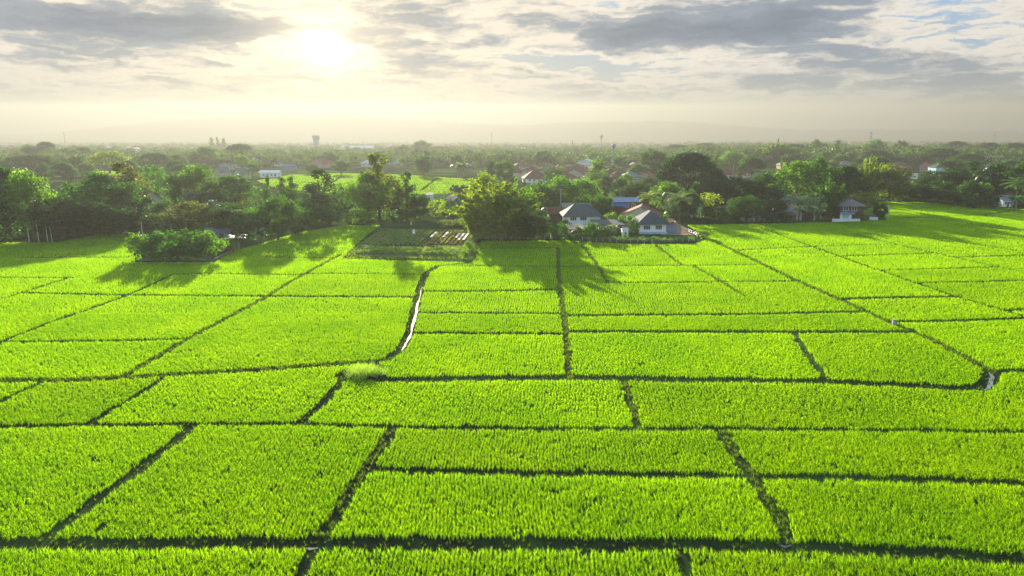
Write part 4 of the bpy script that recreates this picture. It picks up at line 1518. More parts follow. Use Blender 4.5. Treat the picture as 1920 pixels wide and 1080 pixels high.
def build_protos():
    for s in range(3):      # dense round crowns
        rs = np.random.RandomState(20 + s)
        bl = env_blobs(rs, 52, 11.5, 1.2, 11.4, 1.35, 'round', 0.85, 0.6)
        proto('round', 11, 11, crown_mesh('crown', bl, rs, 0.28, 84, 0.35, 0.55), trunk_mesh(bl, 0.30, 2.6, rs), BARK)
    for s in range(3):      # tall loose crowns
        rs = np.random.RandomState(40 + s)
        bl = env_blobs(rs, 40, 8, 3.0, 15, 1.35, 'column', 1.0)
        proto('tall', 8, 15, crown_mesh('crown', bl, rs, 0.32, 52, 0.3, 0.5), trunk_mesh(bl, 0.28, 5.0, rs, 9), BARK)
    for s in range(3):      # big irregular crowns, limbs showing
        rs = np.random.RandomState(60 + s)
        bl = env_blobs(rs, 34, 13, 3.0, 14, 1.9, 'round', 0.75, 0.7)
        bl += env_blobs(rs, 6, 6, 10, 15.5, 1.2, 'round', 0.9, 0.3)
        proto('loose', 13, 15, crown_mesh('crown', bl, rs, 0.33, 48, 0.3, 0.55), trunk_mesh(bl, 0.34, 3.6, rs, 10), BARK)
    for s in range(2):      # rain trees
        rs = np.random.RandomState(80 + s)
        bl = env_blobs(rs, 95, 24, 7.0, 17.5, 2.1, 'umbrella', 0.55)
        proto('umbrella', 24, 18, crown_mesh('crown', bl, rs, 0.36, 50, 0.7), trunk_mesh(bl, 0.6, 3.6, rs, 14), BARK)
    for s in range(2):      # narrow cones
        rs = np.random.RandomState(90 + s)
        bl = env_blobs(rs, 34, 4.4, 1.2, 11, 0.95, 'cone', 1.1)
        proto('cone', 4.4, 11, crown_mesh('crown', bl, rs, 0.26, 80), trunk_mesh(bl, 0.16, 2.2, rs, 4), BARK)
    for s in range(2):      # open light trees: sprays on thin limbs
        rs = np.random.RandomState(100 + s)
        bl = env_blobs(rs, 26, 6, 2.4, 9, 0.85, 'round', 0.8, 0.75)
        proto('open', 6, 9, crown_mesh('crown', bl, rs, 0.26, 46, 0.2, 0.7), trunk_mesh(bl, 0.14, 2.6, rs, 16), BARK)
    for s in range(3):      # shrubs to the ground
        rs = np.random.RandomState(110 + s)
        bl = env_blobs(rs, 30, 5.2, 0.1, 4.2, 0.62, 'round', 0.9, 0.62)
        proto('shrub', 5, 4, crown_mesh('crown', bl, rs, 0.20, 120, 0.35, 0.75), trunk_mesh(bl, 0.10, 0.6, rs, 5), BARK)
    for s in range(2):      # feathery weeping shrubs
        rs = np.random.RandomState(120 + s)
        proto('weeping', 5, 6, *bamboo(rs, 26, 5, 6, 0.20, 60), CULM)
    for s in range(2):      # bamboo groves
        rs = np.random.RandomState(130 + s)
        proto('bamboo', 9, 14, *bamboo(rs, 75, 9, 14, 0.36, 135), CULM)
    for s in range(2):      # frangipani-like: big shiny leaves in rosettes
        rs = np.random.RandomState(140 + s)
        bl = env_blobs(rs, 44, 5, 1.2, 6, 0.5, 'round', 0.8, 0.8)
        c = crown_mesh('crown', bl, rs, 0.36, 55, 0.9)
        proto('rosette', 5, 6, c, trunk_mesh(bl, 0.13, 1.6, rs, 18), PALE_BARK, SHINY)
    for s in range(3):
        rs = np.random.RandomState(150 + s)
        proto('palm', 6.5, 10, *palm(rs, 10, 22, 3.4, 0.19, 0.55), BARK, SHINY)
    for s in range(2):
        rs = np.random.RandomState(160 + s)
        proto('areca', 3.6, 11, *palm(rs, 11, 13, 1.9, 0.09, 0.42), PALE_BARK, SHINY)
    for s in range(3):
        rs = np.random.RandomState(170 + s)
        proto('banana', 3.6, 4, *banana(rs), CULM, SHINY)


def bamboo(rs, culms, W, H, size, per):
    b = MB()
    P_, N_ = [], []
    for k in range(culms):
        a = rs.rand() * 2 * np.pi
        q = rs.rand() ** 0.6
        base = np.array([math.cos(a), math.sin(a), 0]) * q * W * 0.20
        h = H * rs.uniform(0.62, 1.0) * (1 - 0.25 * q)
        out = np.array([math.cos(a + rs.normal(0, .5)), math.sin(a + rs.normal(0, .5)), 0]) * W * 0.5 * (0.25 + 0.75 * q) * rs.uniform(0.6, 1.05)
        pts = []
        for t in (0, 0.3, 0.55, 0.75, 0.9, 1.0):
            z = h * (t - 0.10 * t ** 4 - 0.12 * q * t ** 5)
            pts.append(base + out * t ** 2.2 + [0, 0, z])
        b.tube([tuple(p) for p in pts], [0.055, 0.05, 0.04, 0.03, 0.02, 0.01], 4)
        pts = np.array(pts)
        n = int(per)
        t = 0.16 + 0.84 * rs.rand(n) ** 0.8
        i = np.minimum((t * 5).astype(int), 4)
        tt = np.array([0, 0.3, 0.55, 0.75, 0.9, 1.0])
        C = np.stack([np.interp(t, tt, pts[:, j]) for j in range(3)], 1)
        rad = 0.30 * W / 5 * (0.35 + np.sin(np.pi * np.clip(t, 0, 1) ** 0.8))
        off = ball(rs, n) * (rad * rs.rand(n) ** 0.5)[:, None]
        off[:, 2] -= np.abs(off[:, 2]) * 0.5 + 0.1
        P_.append(C + off)
        N_.append(off + rs.normal(0, 0.3, (n, 3)) + [0, 0, 0.2])
    P, N = np.concatenate(P_), np.concatenate(N_)
    P[:, 2] = np.maximum(P[:, 2], 0.1)
    tone = np.repeat(rs.uniform(0.75, 1.25, culms), int(per)) * (0.8 + 0.4 * rs.rand(len(P)))
    V, F, T = leaves(P, N, size, rs, tone, 0.33)
    return np_mesh('crown', V, F, T), b.mesh('trunk')


def palm(rs, H, fronds, L, r0, wleaf):
    b = MB()
    bend = rs.normal(0, 0.35, 2)
    pts = [(bend[0] * t * t, bend[1] * t * t, (H - L * 0.55) * t - 0.2 * (t == 0)) for t in (0, .25, .5, .75, 1)]
    b.tube(pts, [r0 * 1.4, r0, r0 * .9, r0 * .85, r0 * .8], 7)
    top = np.array(pts[-1])
    VV, FF, off = [], [], 0
    tones = []
    for k in range(fronds):
        a = k * 2.39996 + rs.normal(0, .15)
        el0 = 1.35 - 1.5 * (k / fronds) ** 0.9 + rs.normal(0, .08)
        l = L * rs.uniform(0.85, 1.1)
        n = 13
        p = top.copy()
        e = el0
        rach = []
        for i in range(n + 1):
            rach.append(p.copy())
            d = np.array([math.cos(a) * math.cos(e), math.sin(a) * math.cos(e), math.sin(e)])
            p = p + d * l / n
            e -= 1.65 / n * (0.5 + i / n)
        sidev = np.array([-math.sin(a), math.cos(a), 0])
        tn = rs.uniform(0.8, 1.25)
        for i in range(1, n):
            c, nx = rach[i], rach[i + 1]
            ll = wleaf * L / 3.4 * 1.9 * math.sin(math.pi * (0.12 + 0.85 * i / n)) + 0.12
            d = (nx - c) / (np.linalg.norm(nx - c) + 1e-9)
            for s in (-1, 1):
                for hh in (0.0, 0.5):
                    c2 = c + (nx - c) * hh
                    tip = c2 + sidev * s * ll * 0.8 + d * ll * 0.45 - np.array([0, 0, ll * rs.uniform(0.25, 0.55)])
                    m = (c2 + tip) / 2 + d * 0.06 * L / 3.4
                    VV += [c2, (c2 + tip) / 2 - d * 0.05 * L / 3.4 + [0, 0, .05], tip, m + [0, 0, .05]]
                    FF.append([off, off + 1, off + 2, off + 3])
                    tones += [tn * rs.uniform(.85, 1.15)] * 4
                    off += 4
    return np_mesh('crown', np.array(VV), np.array(FF), np.array(tones)), b.mesh('trunk')


def banana(rs):
    b = MB()
    VV, FF, tones, off = [], [], [], 0
    for st in range(4):
        a0 = rs.rand() * 6.28
        bx, by = (math.cos(a0) * 0.7, math.sin(a0) * 0.7) if st else (0, 0)
        h = rs.uniform(1.3, 2.3)
        b.tube([(bx, by, -.1), (bx * 1.05, by * 1.05, h)], [0.15, 0.10], 7)
        for k in range(7):
            a = k * 2.4 + rs.rand()
            e = rs.uniform(0.6, 1.45)
            p = np.array([bx * 1.05, by * 1.05, h])
            L = rs.uniform(1.3, 1.9)
            side = np.array([-math.sin(a), math.cos(a), 0.0])
            n = 6
            rows = []
            for i in range(n + 1):
                w = 0.30 * math.sin(math.pi * min(1, 0.12 + 0.9 * i / n)) + 0.02
                rows.append((p - side * w + [0, 0, .10 * w], p.copy(), p + side * w + [0, 0, .10 * w]))
                d = np.array([math.cos(a) * math.cos(e), math.sin(a) * math.cos(e), math.sin(e)])
                p = p + d * L / n
                e -= 0.30
            for r in rows:
                VV += list(r)
            for i in range(n):
                o = off + i * 3
                FF += [[o, o + 1, o + 4, o + 3], [o + 1, o + 2, o + 5, o + 4]]
            tones += [rs.uniform(.85, 1.25)] * (3 * (n + 1))
            off += 3 * (n + 1)
    return np_mesh('crown', np.array(VV), np.array(FF), np.array(tones)), b.mesh('trunk')


build_protos()
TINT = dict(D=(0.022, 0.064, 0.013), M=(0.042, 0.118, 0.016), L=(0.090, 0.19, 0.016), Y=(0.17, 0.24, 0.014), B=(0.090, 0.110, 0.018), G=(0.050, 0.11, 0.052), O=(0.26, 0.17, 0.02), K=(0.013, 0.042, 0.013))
NAMES = dict(round='broadleaf_tree', tall='tall_tree', loose='broadleaf_tree', umbrella='rain_tree', cone='cone_tree', open='slender_tree', shrub='shrub', weeping='feathery_shrub',
             bamboo='bamboo_grove', rosette='shiny_leaf_tree', palm='coconut_palm', areca='areca_palm', banana='banana_plant')
CATS = dict(shrub='shrub', weeping='shrub', bamboo='bamboo', palm='palm tree', areca='palm tree', banana='banana plant')
_tr = random.Random(77)
SUNK = {}


def tree(kind, px, base, top, wpx, tint, label, group=None, hmin=0.0):
    X, Y = G(px, base)
    h = max(height_at(Y, top), 1.0)
    w = wpx * depth(Y) / FPX * (1.13 if group is None and kind in ('round', 'loose', 'tall', 'bamboo', 'shrub', 'open') else 1.0)
    W, H, crown, trunk = _tr.choice(PROTO[kind])
    r = empty(NAMES[kind], (X, Y, 0), _tr.uniform(0, 6.28))
    tag(r, label, CATS.get(kind, 'tree'), group)
    r.scale = (w / W, w / W, h / H)
    c = link_mesh('crown', crown, r)
    t = link_mesh('culms' if kind in ('bamboo', 'weeping') else 'trunk', trunk, r)
    k = _tr.uniform(0.85, 1.15)
    T = TINT[tint]
    c.color = (T[0] * k * _tr.uniform(.92, 1.08), T[1] * k, T[2] * k, 1)
    return r


TREES = [
    # ---- left wood
    ('loose', 22, 450, 314, 110, 'D', 'big dark tree cut by the left edge, behind the slim white palms'),
    ('loose', 66, 452, 321, 78, 'L', 'tall sunlit yellow-green tree above the slim white palms'),
    ('shrub', 15, 454, 400, 70, 'K', 'dark shrub mass at the left edge under the big dark tree'),
    ('areca', 55, 453, 368, 30, 'G', 'slim white palm with silvery crown, leftmost and brightest of four'),
    ('areca', 73, 453, 356, 24, 'L', 'tallest slim white palm of the four, its crown against the yellow tree'),
    ('areca', 90, 454, 383, 24, 'L', 'slim white palm with a yellow-lit crown, third of four'),
    ('areca', 98, 454, 420, 18, 'M', 'shortest slim white palm of the four'),
    ('round', 118, 448, 372, 80, 'K', 'dark round tree just right of the slim white palms'),
    ('round', 172, 443, 378, 85, 'K', 'dark round tree at the wood edge above the shaded corner of the field'),
    ('loose', 196, 425, 323, 105, 'M', 'large rugged tree with gold-lit twigs, highest of the left wood'),
    ('tall', 236, 412, 305, 72, 'B', 'tall brownish tree rising behind the large rugged tree'),
    ('open', 265, 410, 328, 36, 'B', 'thin brown leaning tree beside the tall brownish one'),
    ('round', 222, 441, 386, 82, 'D', 'low round dark tree beside the white tank'),
    ('rosette', 193, 436, 378, 30, 'G', 'pale flowering shiny-leaved tree against the dark wood'),
    ('round', 150, 412, 360, 60, 'M', 'mid-green tree between the white palms and the rugged tree'),
    ('round', 272, 430, 370, 66, 'D', 'dark tree below the bright gable roof in the left wood'),
    ('open', 296, 436, 398, 32, 'L', 'small sunlit tree left of the turquoise hut'),
    ('open', 293, 398, 311, 44, 'M', 'hazy open tree behind the bright gable roof'),
    ('cone', 331, 396, 327, 40, 'M', 'upright dark tree between the bright gable roof and the hazy tree'),
    ('loose', 376, 394, 311, 68, 'L', 'hazy light green tree high in the left wood'),
    ('loose', 436, 396, 329, 84, 'M', 'broad dark green tree left of the open field gap'),
    ('tall', 398, 400, 344, 30, 'D', 'narrow tree touching the broad dark green one on its left'),
    ('loose', 358, 437, 378, 84, 'B', 'brownish spreading tree behind the walled clump'),
    ('rosette', 402, 432, 376, 44, 'G', 'pale glittering tree right of the brownish spreading tree'),
    ('round', 437, 443, 384, 66, 'D', 'round dark tree right of the long blue-grey shed'),
    ('rosette', 362, 404, 360, 34, 'G', 'greyish tree with silvery twigs over the middle of the left wood'),
    ('round', 467, 447, 392, 56, 'M', 'leafy round tree at the right end of the long shed'),
    ('shrub', 425, 470, 446, 30, 'L', 'low leafy shrub at the right end of the low weathered wall'),
    ('banana', 449, 470, 440, 34, 'G', 'grey-green banana plant near the low weathered wall'),
    ('shrub', 270, 487, 438, 50, 'L', 'leafy yellow-green shrub at the left end of the low weathered wall'),
    ('shrub', 303, 486, 433, 54, 'M', 'leafy shrub on the wall, second from the left'),
    ('shrub', 334, 486, 433, 52, 'M', 'leafy shrub in the middle of the walled clump'),
    ('shrub', 366, 486, 430, 60, 'M', 'tallest leafy shrub of the walled clump'),
    ('shrub', 394, 486, 432, 50, 'L', 'leafy yellowish shrub at the right end of the walled clump'),
    ('shrub', 318, 489, 462, 60, 'M', 'low dark shrub filling the foot of the walled clump'),
    ('banana', 492, 455, 428, 34, 'G', 'banana plant at the wood edge below the leafy round tree'),
    # ---- middle wood left of the garden
    ('round', 522, 447, 369, 62, 'M', 'tall mid-green bushy tree at the corner where the field narrows'),
    ('shrub', 552, 440, 386, 54, 'D', 'dark shrub right of the tall bushy corner tree'),
    ('cone', 505, 398, 329, 24, 'M', 'small pointed conifer-like tree before the far field'),
    ('tall', 531, 402, 333, 26, 'D', 'ragged dark tree right of the pointed one, left of a pair'),
    ('tall', 551, 400, 331, 26, 'D', 'ragged dark tree right of the pointed one, right of a pair'),
    ('tall', 605, 414, 318, 60, 'D', 'tall dark leafy tree standing before the far field'),
    ('round', 617, 420, 384, 50, 'M', 'bushy tree under the tall dark leafy one'),
    ('open', 650, 412, 344, 36, 'M', 'slim open tree left of the highest tree'),
    ('loose', 690, 416, 324, 66, 'L', 'broad olive tree below the highest tree'),
    ('tall', 712, 414, 289, 66, 'B', 'highest tree of the wood with a warm brown sunlit top'),
    ('open', 735, 412, 338, 40, 'Y', 'yellow-green open tree right of the highest tree'),
    ('tall', 764, 412, 323, 36, 'D', 'upright dark tree right of the yellow-green open tree'),
    ('round', 787, 410, 366, 36, 'D', 'dark round tree left of the small white walled hut'),
    ('round', 580, 424, 376, 46, 'M', 'mid-green tree left of the bushy one under the tall dark tree'),
    ('shrub', 668, 420, 392, 50, 'L', 'tall reedy bush at the top of the narrowing field'),
    ('shrub', 752, 414, 392, 46, 'D', 'dark bush behind the far edge of the vegetable garden'),
    ('open', 820, 420, 374, 26, 'Y', 'small golden-leaved tree above the vegetable garden'),
    ('shrub', 841, 409, 372, 34, 'D', 'dark shrub at the grey roofed hut by the garden'),
    ('cone', 845, 405, 388, 12, 'M', 'tiny pointed shrub below the grey roofed hut'),
    ('round', 853, 372, 347, 15, 'D', 'ball-shaped small tree before the far field, left of two'),
    ('round', 870, 373, 347, 16, 'D', 'ball-shaped small tree before the far field, right of two'),
    ('shrub', 876, 428, 407, 28, 'Y', 'sunlit yellow bush at the top right corner of the garden'),
    ('shrub', 846, 424, 411, 44, 'Y', 'low sunlit yellow hedge bush behind the garden'),
    ('shrub', 893, 452, 434, 18, 'Y', 'small yellow bush where the channel meets the bamboo grove'),
    # ---- bamboo grove and homestead
    ('bamboo', 930, 447, 344, 106, 'Y', 'huge bamboo grove casting the long shadow on the rice'),
    ('bamboo', 893, 444, 372, 56, 'Y', 'yellow-green bamboo clump on the left flank of the huge grove'),
    ('bamboo', 968, 447, 354, 66, 'L', 'darker bamboo clump on the right flank of the huge grove'),
    ('loose', 908, 424, 325, 54, 'Y', 'sunlit yellow tree rising above the bamboo grove'),
    ('palm', 934, 428, 335, 40, 'L', 'coconut palm with glinting fronds above the bamboo grove'),
    ('palm', 984, 446, 376, 46, 'Y', 'coconut palm at the right side of the bamboo grove'),
    ('palm', 1012, 440, 388, 30, 'M', 'coconut palm left of the white house, beside the orange tree'),
    ('open', 998, 436, 381, 22, 'O', 'small orange-leaved tree between two coconut palms'),
    ('round', 1000, 450, 402, 52, 'D', 'dark round tree at the fence right of the bamboo'),
    ('open', 1020, 450, 405, 24, 'M', 'slender tree with a small crown by the grey concrete box'),
    ('shrub', 1048, 450, 420, 32, 'M', 'leafy bush beside the grey concrete box'),
    ('shrub', 1060, 436, 410, 22, 'D', 'dark bush against the left end of the white terrace'),
    ('round', 1022, 398, 344, 54, 'M', 'rounded tree behind the palms left of the street lamp'),
    ('loose', 1052, 396, 332, 62, 'L', 'light olive tree left of the street lamp'),
    ('loose', 1090, 394, 336, 58, 'L', 'light green tree right of the street lamp'),
    ('tall', 1121, 352, 297, 40, 'L', 'tall light green tree standing alone among the red roofs'),
    ('round', 1128, 412, 366, 34, 'M', 'round tree left of the bright blue roof'),
    ('shrub', 1149, 426, 398, 36, 'L', 'bushy shrub below the bright blue roofed house'),
    ('shrub', 1174, 432, 402, 30, 'L', 'small bush in front of the long brown-grey roof'),
    ('round', 1160, 372, 334, 24, 'D', 'dark ball-crowned tree among the red roofs left of the rain tree'),
    ('banana', 1089, 449, 421, 30, 'Y', 'sunlit banana plant in the yard below the terrace'),
    ('banana', 1146, 446, 421, 22, 'Y', 'sunlit banana plant left of the tiny white block hut'),
    ('shrub', 1112, 449, 416, 32, 'M', 'leafy shrub between the two sunlit banana plants'),
    ('shrub', 1131, 450, 426, 34, 'D', 'dark low shrub beside the right-hand banana plant'),
    ('shrub', 1075, 451, 438, 24, 'D', 'low dark bush at the fence by the rusty lean-to'),
    ('shrub', 1187, 442, 412, 20, 'D', 'dark shrub against the left wall of the bungalow'),
    ('shrub', 1238, 414, 398, 26, 'L', 'round bush behind the right end of the bungalow roof'),
    ('shrub', 1318, 448, 432, 20, 'L', 'scrubby bush at the right end of the dirt drive'),
    # ---- right of the homestead
    ('umbrella', 1288, 384, 287, 122, 'K', 'great dome-shaped dark rain tree, biggest of all'),
    ('round', 1196, 382, 344, 56, 'D', 'dark tree between the blue roof and the rain tree'),
    ('palm', 1214, 412, 358, 44, 'Y', 'coconut palm right of the bright blue roof'),
    ('rosette', 1252, 410, 360, 42, 'L', 'shiny pale-leaved tree under the left side of the rain tree'),
    ('palm', 1273, 416, 360, 48, 'Y', 'coconut palm with drooping bright fronds by the drive'),
    ('round', 1248, 400, 342, 52, 'L', 'leafy green tree lit on top before the rain tree'),
    ('round', 1290, 408, 356, 32, 'M', 'mid-green tree right of the drive palm'),
    ('open', 1331, 410, 361, 38, 'Y', 'light yellow-green tree below the right side of the rain tree'),
    ('shrub', 1338, 412, 385, 40, 'D', 'dark bush under the light yellow-green tree'),
    ('round', 1337, 396, 338, 66, 'K', 'dark spreading tree at the right foot of the rain tree'),
    ('round', 1385, 394, 334, 76, 'K', 'wide dark tree between the rain tree and the round mid-distance tree'),
    ('round', 1398, 413, 368, 56, 'M', 'round mango-like tree at the rice edge with a lit top'),
    ('loose', 1432, 398, 324, 58, 'D', 'dark tree left of the teak group'),
    ('umbrella', 1409, 336, 296, 48, 'D', 'dome-shaped tree in the middle distance right of the rain tree'),
    ('loose', 1494, 392, 303, 86, 'L', 'big olive teak-like tree with sunlit upper leaves, left of the group'),
    ('loose', 1530, 390, 295, 60, 'M', 'tallest teak-like tree of the group'),
    ('umbrella', 1575, 388, 312, 88, 'K', 'dark dense tree right of the teak-like group'),
    ('palm', 1497, 416, 366, 38, 'G', 'silvery palm beside the double gable hut'),
    ('rosette', 1526, 413, 361, 40, 'L', 'tree with big shining leaves left of the bamboo-like tree'),
    ('bamboo', 1551, 412, 342, 44, 'M', 'upright bamboo-like tree left of the two-storey house'),
    ('shrub', 1470, 417, 396, 30, 'D', 'dark bush left of the double gable hut'),
    ('shrub', 1444, 416, 398, 30, 'D', 'low shaded shrub along the grey back wall'),
    ('round', 1455, 408, 372, 34, 'D', 'dark tree before the brown stilt house'),
    ('rosette', 1590, 382, 350, 24, 'G', 'white-flecked shiny tree above the two-storey house roof'),
    ('open', 1618, 410, 358, 32, 'B', 'bare brownish tree right of the two-storey house'),
    ('shrub', 1609, 415, 398, 20, 'M', 'small leafy shrub at the white garden wall'),
    ('round', 1649, 412, 382, 20, 'D', 'little round tree by the crossarm power pole'),
    ('bamboo', 1626, 378, 298, 36, 'Y', 'tall sunlit yellow bamboo on the right'),
    ('round', 1667, 378, 311, 58, 'B', 'dark olive tree right of the sunlit yellow bamboo'),
    ('round', 1597, 376, 318, 50, 'K', 'black-green tree left of the sunlit yellow bamboo'),
    ('banana', 1690, 371, 345, 24, 'Y', 'sunlit banana plant under the white house with the red roof'),
    ('banana', 1703, 371, 349, 18, 'L', 'smaller banana plant right of the sunlit one'),
    ('round', 1724, 379, 348, 42, 'D', 'dark tree at the field edge right of the banana plants'),
    ('round', 1757, 381, 340, 46, 'D', 'dark bushy tree below the red-brown gable house'),
    ('round', 1748, 352, 322, 42, 'D', 'dark tree in front of the pale blue house'),
    ('round', 1787, 374, 316, 66, 'K', 'black-green tree left of the tall far-right palms'),
    ('tall', 1822, 378, 303, 60, 'K', 'tall black-green tree at the right with a jagged top'),
    ('loose', 1862, 380, 306, 64, 'D', 'broad dark tree in front of the modern white houses'),
    ('loose', 1906, 384, 306, 62, 'M', 'green-topped tree cut by the right edge'),
    ('round', 1796, 386, 352, 42, 'D', 'dark round tree behind the tiny teal hut'),
    ('round', 1816, 388, 339, 32, 'D', 'tall round dark bush right of the tiny teal hut'),
    ('round', 1839, 389, 343, 24, 'L', 'bright green ball-shaped tree near the right edge'),
    ('shrub', 1822, 391, 362, 34, 'D', 'low dark bush before the bright green ball-shaped tree'),
    ('shrub', 1856, 391, 364, 26, 'D', 'small dark bush left of the white and pale blue hut'),
    ('palm', 1904, 394, 332, 48, 'L', 'large coconut palm at the right edge'),
    ('banana', 1903, 397, 366, 34, 'L', 'banana plant at the right edge under the large palm'),
    ('palm', 1836, 386, 308, 30, 'D', 'dark palm poking above the far-right trees'),
]
for t in TREES:
    tree(*t)

# the round weed mound where the two ditches meet
def weed_mound():
    rs = np.random.RandomState(21)
    x, y = G(684, 704)
    n = 330
    a, q = rs.rand(n) * 2 * np.pi, rs.rand(n) ** 0.5
    q *= 0.85 + 0.22 * np.sin(3 * a + 1) + 0.12 * np.sin(7 * a)
    P = np.stack([2.3 * q * np.cos(a), 1.9 * q * np.sin(a)], 1)
    lump = 1 + 0.25 * np.sin(P[:, 0] * 2.3 + 1) * np.cos(P[:, 1] * 2.0)
    z = 0.34 * np.clip(1 - q ** 2.2, 0, 1) * lump
    V, F, T = tufts(P, 0.75, rs, 2, 1.0, 2.4)
    V[:, 2] *= np.repeat(rs.uniform(0.4, 1.5, n), len(V) // n)
    T = T * np.repeat(rs.uniform(0.6, 1.4, n), len(V) // n)
    V[:, 2] += np.repeat(z - 0.03, len(V) // n)
    o = link_mesh('weed_mound', np_mesh('weed_mound', V, F, T), None, bpy.data.materials['weed_leaf'])
    o.location = (x, y, 0)
    o.color = (0.34, 0.50, 0.10, 1)
    tag(o, 'round mound of feathery weeds where the channel meets the main ditch', 'weed mound')


weed_mound()

# ---- middle distance: each with a landmark
MID = [
    ('umbrella', 60, 326, 291, 100, 'D', 'wide flat dark rain tree in the haze behind the slim white palms'),
    ('round', 66, 304, 272, 36, 'G', 'rounded tree of the high pair on the left skyline, left one'),
    ('umbrella', 90, 303, 266, 40, 'G', 'rounded tree of the high pair on the left skyline, right one'),
    ('round', 128, 305, 277, 30, 'G', 'small dome tree right of the high pair on the left skyline'),
    ('umbrella', 158, 303, 276, 36, 'G', 'flat tree further right of the high pair on the left skyline'),
    ('bamboo', 150, 325, 293, 50, 'M', 'hazy bamboo mass right of the wide flat dark rain tree'),
    ('loose', 206, 326, 284, 60, 'Y', 'yellowish hazy tree behind the rugged tree of the left wood'),
    ('umbrella', 293, 322, 286, 64, 'G', 'hazy umbrella tree above the left wood, left of a pair'),
    ('umbrella', 332, 320, 290, 40, 'G', 'hazy umbrella tree above the left wood, right of a pair'),
    ('loose', 385, 312, 275, 44, 'L', 'pale round tree in the haze right of the umbrella pair'),
    ('umbrella', 452, 305, 270, 56, 'G', 'long flat hazy tree under the smoke plume'),
    ('cone', 398, 283, 258, 11, 'G', 'tall casuarina on the skyline, leftmost of the row'),
    ('cone', 409, 283, 257, 11, 'G', 'tall casuarina on the skyline, second of the row'),
    ('cone', 421, 283, 259, 11, 'G', 'tall casuarina on the skyline, third of the row'),
    ('round', 455, 320, 290, 22, 'L', 'small bright round tree before the sunlit roofs'),
    ('round', 585, 326, 307, 22, 'M', 'low round tree at the far field edge below the red sunlit roof'),
    ('round', 617, 313, 285, 24, 'G', 'hazy ball tree right of the concrete water tower'),
    ('loose', 640, 328, 300, 34, 'G', 'hazy spreading tree at the back of the far field'),
    ('round', 757, 296, 272, 26, 'G', 'hazy rounded tree right of the shining hall roof'),
    ('round', 792, 292, 264, 28, 'G', 'hazy high tree above the big faint red hall, left of it'),
    ('cone', 799, 310, 280, 18, 'G', 'hazy pointed tree before the big faint red hall'),
    ('round', 795, 330, 293, 30, 'G', 'blue-grey hazy tree at the far end of the green field'),
    ('round', 857, 318, 290, 24, 'G', 'hazy dark ball tree right of the faint red hall'),
    ('umbrella', 877, 302, 280, 30, 'G', 'hazy flat tree behind the white pavilion roof'),
    ('banana', 862, 333, 304, 34, 'L', 'pale leafy banana clump at the end of the far field'),
    ('cone', 921, 342, 303, 20, 'D', 'dark pointed tree at the right end of the far field'),
    ('round', 945, 342, 302, 34, 'M', 'rounded green tree beside the dark pointed one'),
    ('tall', 977, 312, 285, 18, 'G', 'hazy upright tree left of the red village'),
    ('umbrella', 1018, 312, 283, 40, 'G', 'hazy broad tree above the red village'),
    ('round', 1036, 348, 318, 30, 'D', 'dark round tree beside the big red-brown village house'),
    ('round', 1225, 332, 281, 44, 'D', 'hazy dark tree left above the rain tree'),
    ('round', 1198, 338, 308, 34, 'G', 'grey-green tree just left of the hazy dark tree by the rain tree'),
    ('round', 1165, 322, 293, 30, 'G', 'low hazy tree right of the blue-grey water tower'),
    ('umbrella', 1268, 292, 271, 60, 'G', 'far flat-topped tree line piece behind the rain tree, left part'),
    ('umbrella', 1322, 292, 268, 50, 'G', 'far flat-topped tree behind the rain tree, right part'),
    ('loose', 1372, 318, 284, 44, 'L', 'hazy tree above the long pale ridged houses'),
    ('bamboo', 1452, 312, 270, 50, 'L', 'light green feathery mass left of the skyline trees on the right'),
    ('umbrella', 1490, 302, 270, 60, 'G', 'layered rain tree on the right skyline above the teak group'),
    ('loose', 1528, 298, 262, 34, 'M', 'twin-topped tree on the right skyline, left of two'),
    ('tall', 1566, 300, 263, 30, 'M', 'tall tree on the right skyline, right of the twin-topped one'),
    ('umbrella', 1600, 306, 277, 60, 'D', 'dark rain tree behind the second grey villa'),
    ('loose', 1640, 305, 262, 40, 'M', 'lit round tree below the telecom mast'),
    ('umbrella', 1640, 316, 282, 70, 'D', 'dark layered tree above the sunlit yellow bamboo'),
    ('round', 1687, 296, 264, 18, 'D', 'small lone round tree on the right skyline'),
    ('umbrella', 1712, 304, 274, 60, 'D', 'flat dark rain tree right of the lone round skyline tree'),
    ('umbrella', 1765, 312, 278, 66, 'D', 'broad dark rain tree above the pale blue house'),
    ('umbrella', 1790, 296, 265, 56, 'D', 'dark rain tree on the right skyline above the pale blue house'),
    ('umbrella', 1815, 318, 288, 60, 'D', 'dark flat tree left of the modern white houses'),
    ('loose', 1790, 322, 300, 60, 'L', 'light green low tree right of the pale blue house'),
    ('umbrella', 1850, 300, 268, 56, 'D', 'dark rain tree behind the small white forest house'),
    ('umbrella', 1900, 300, 268, 60, 'D', 'dark rain tree on the skyline at the right edge'),
    ('palm', 1790, 300, 272, 14, 'G', 'lone far palm above the right-hand forest'),
    ('palm', 1750, 312, 288, 16, 'G', 'far palm over the pale blue house'),
    ('round', 1912, 316, 290, 40, 'D', 'dark tree right of the modern white houses'),
    ('loose', 1545, 316, 284, 50, 'M', 'green tree between the skyline trees and the teak group'),
]
for t in MID:
    tree(*t)

# ---- more distance: hazy trees nothing tells apart, by district
_fr = random.Random(5)


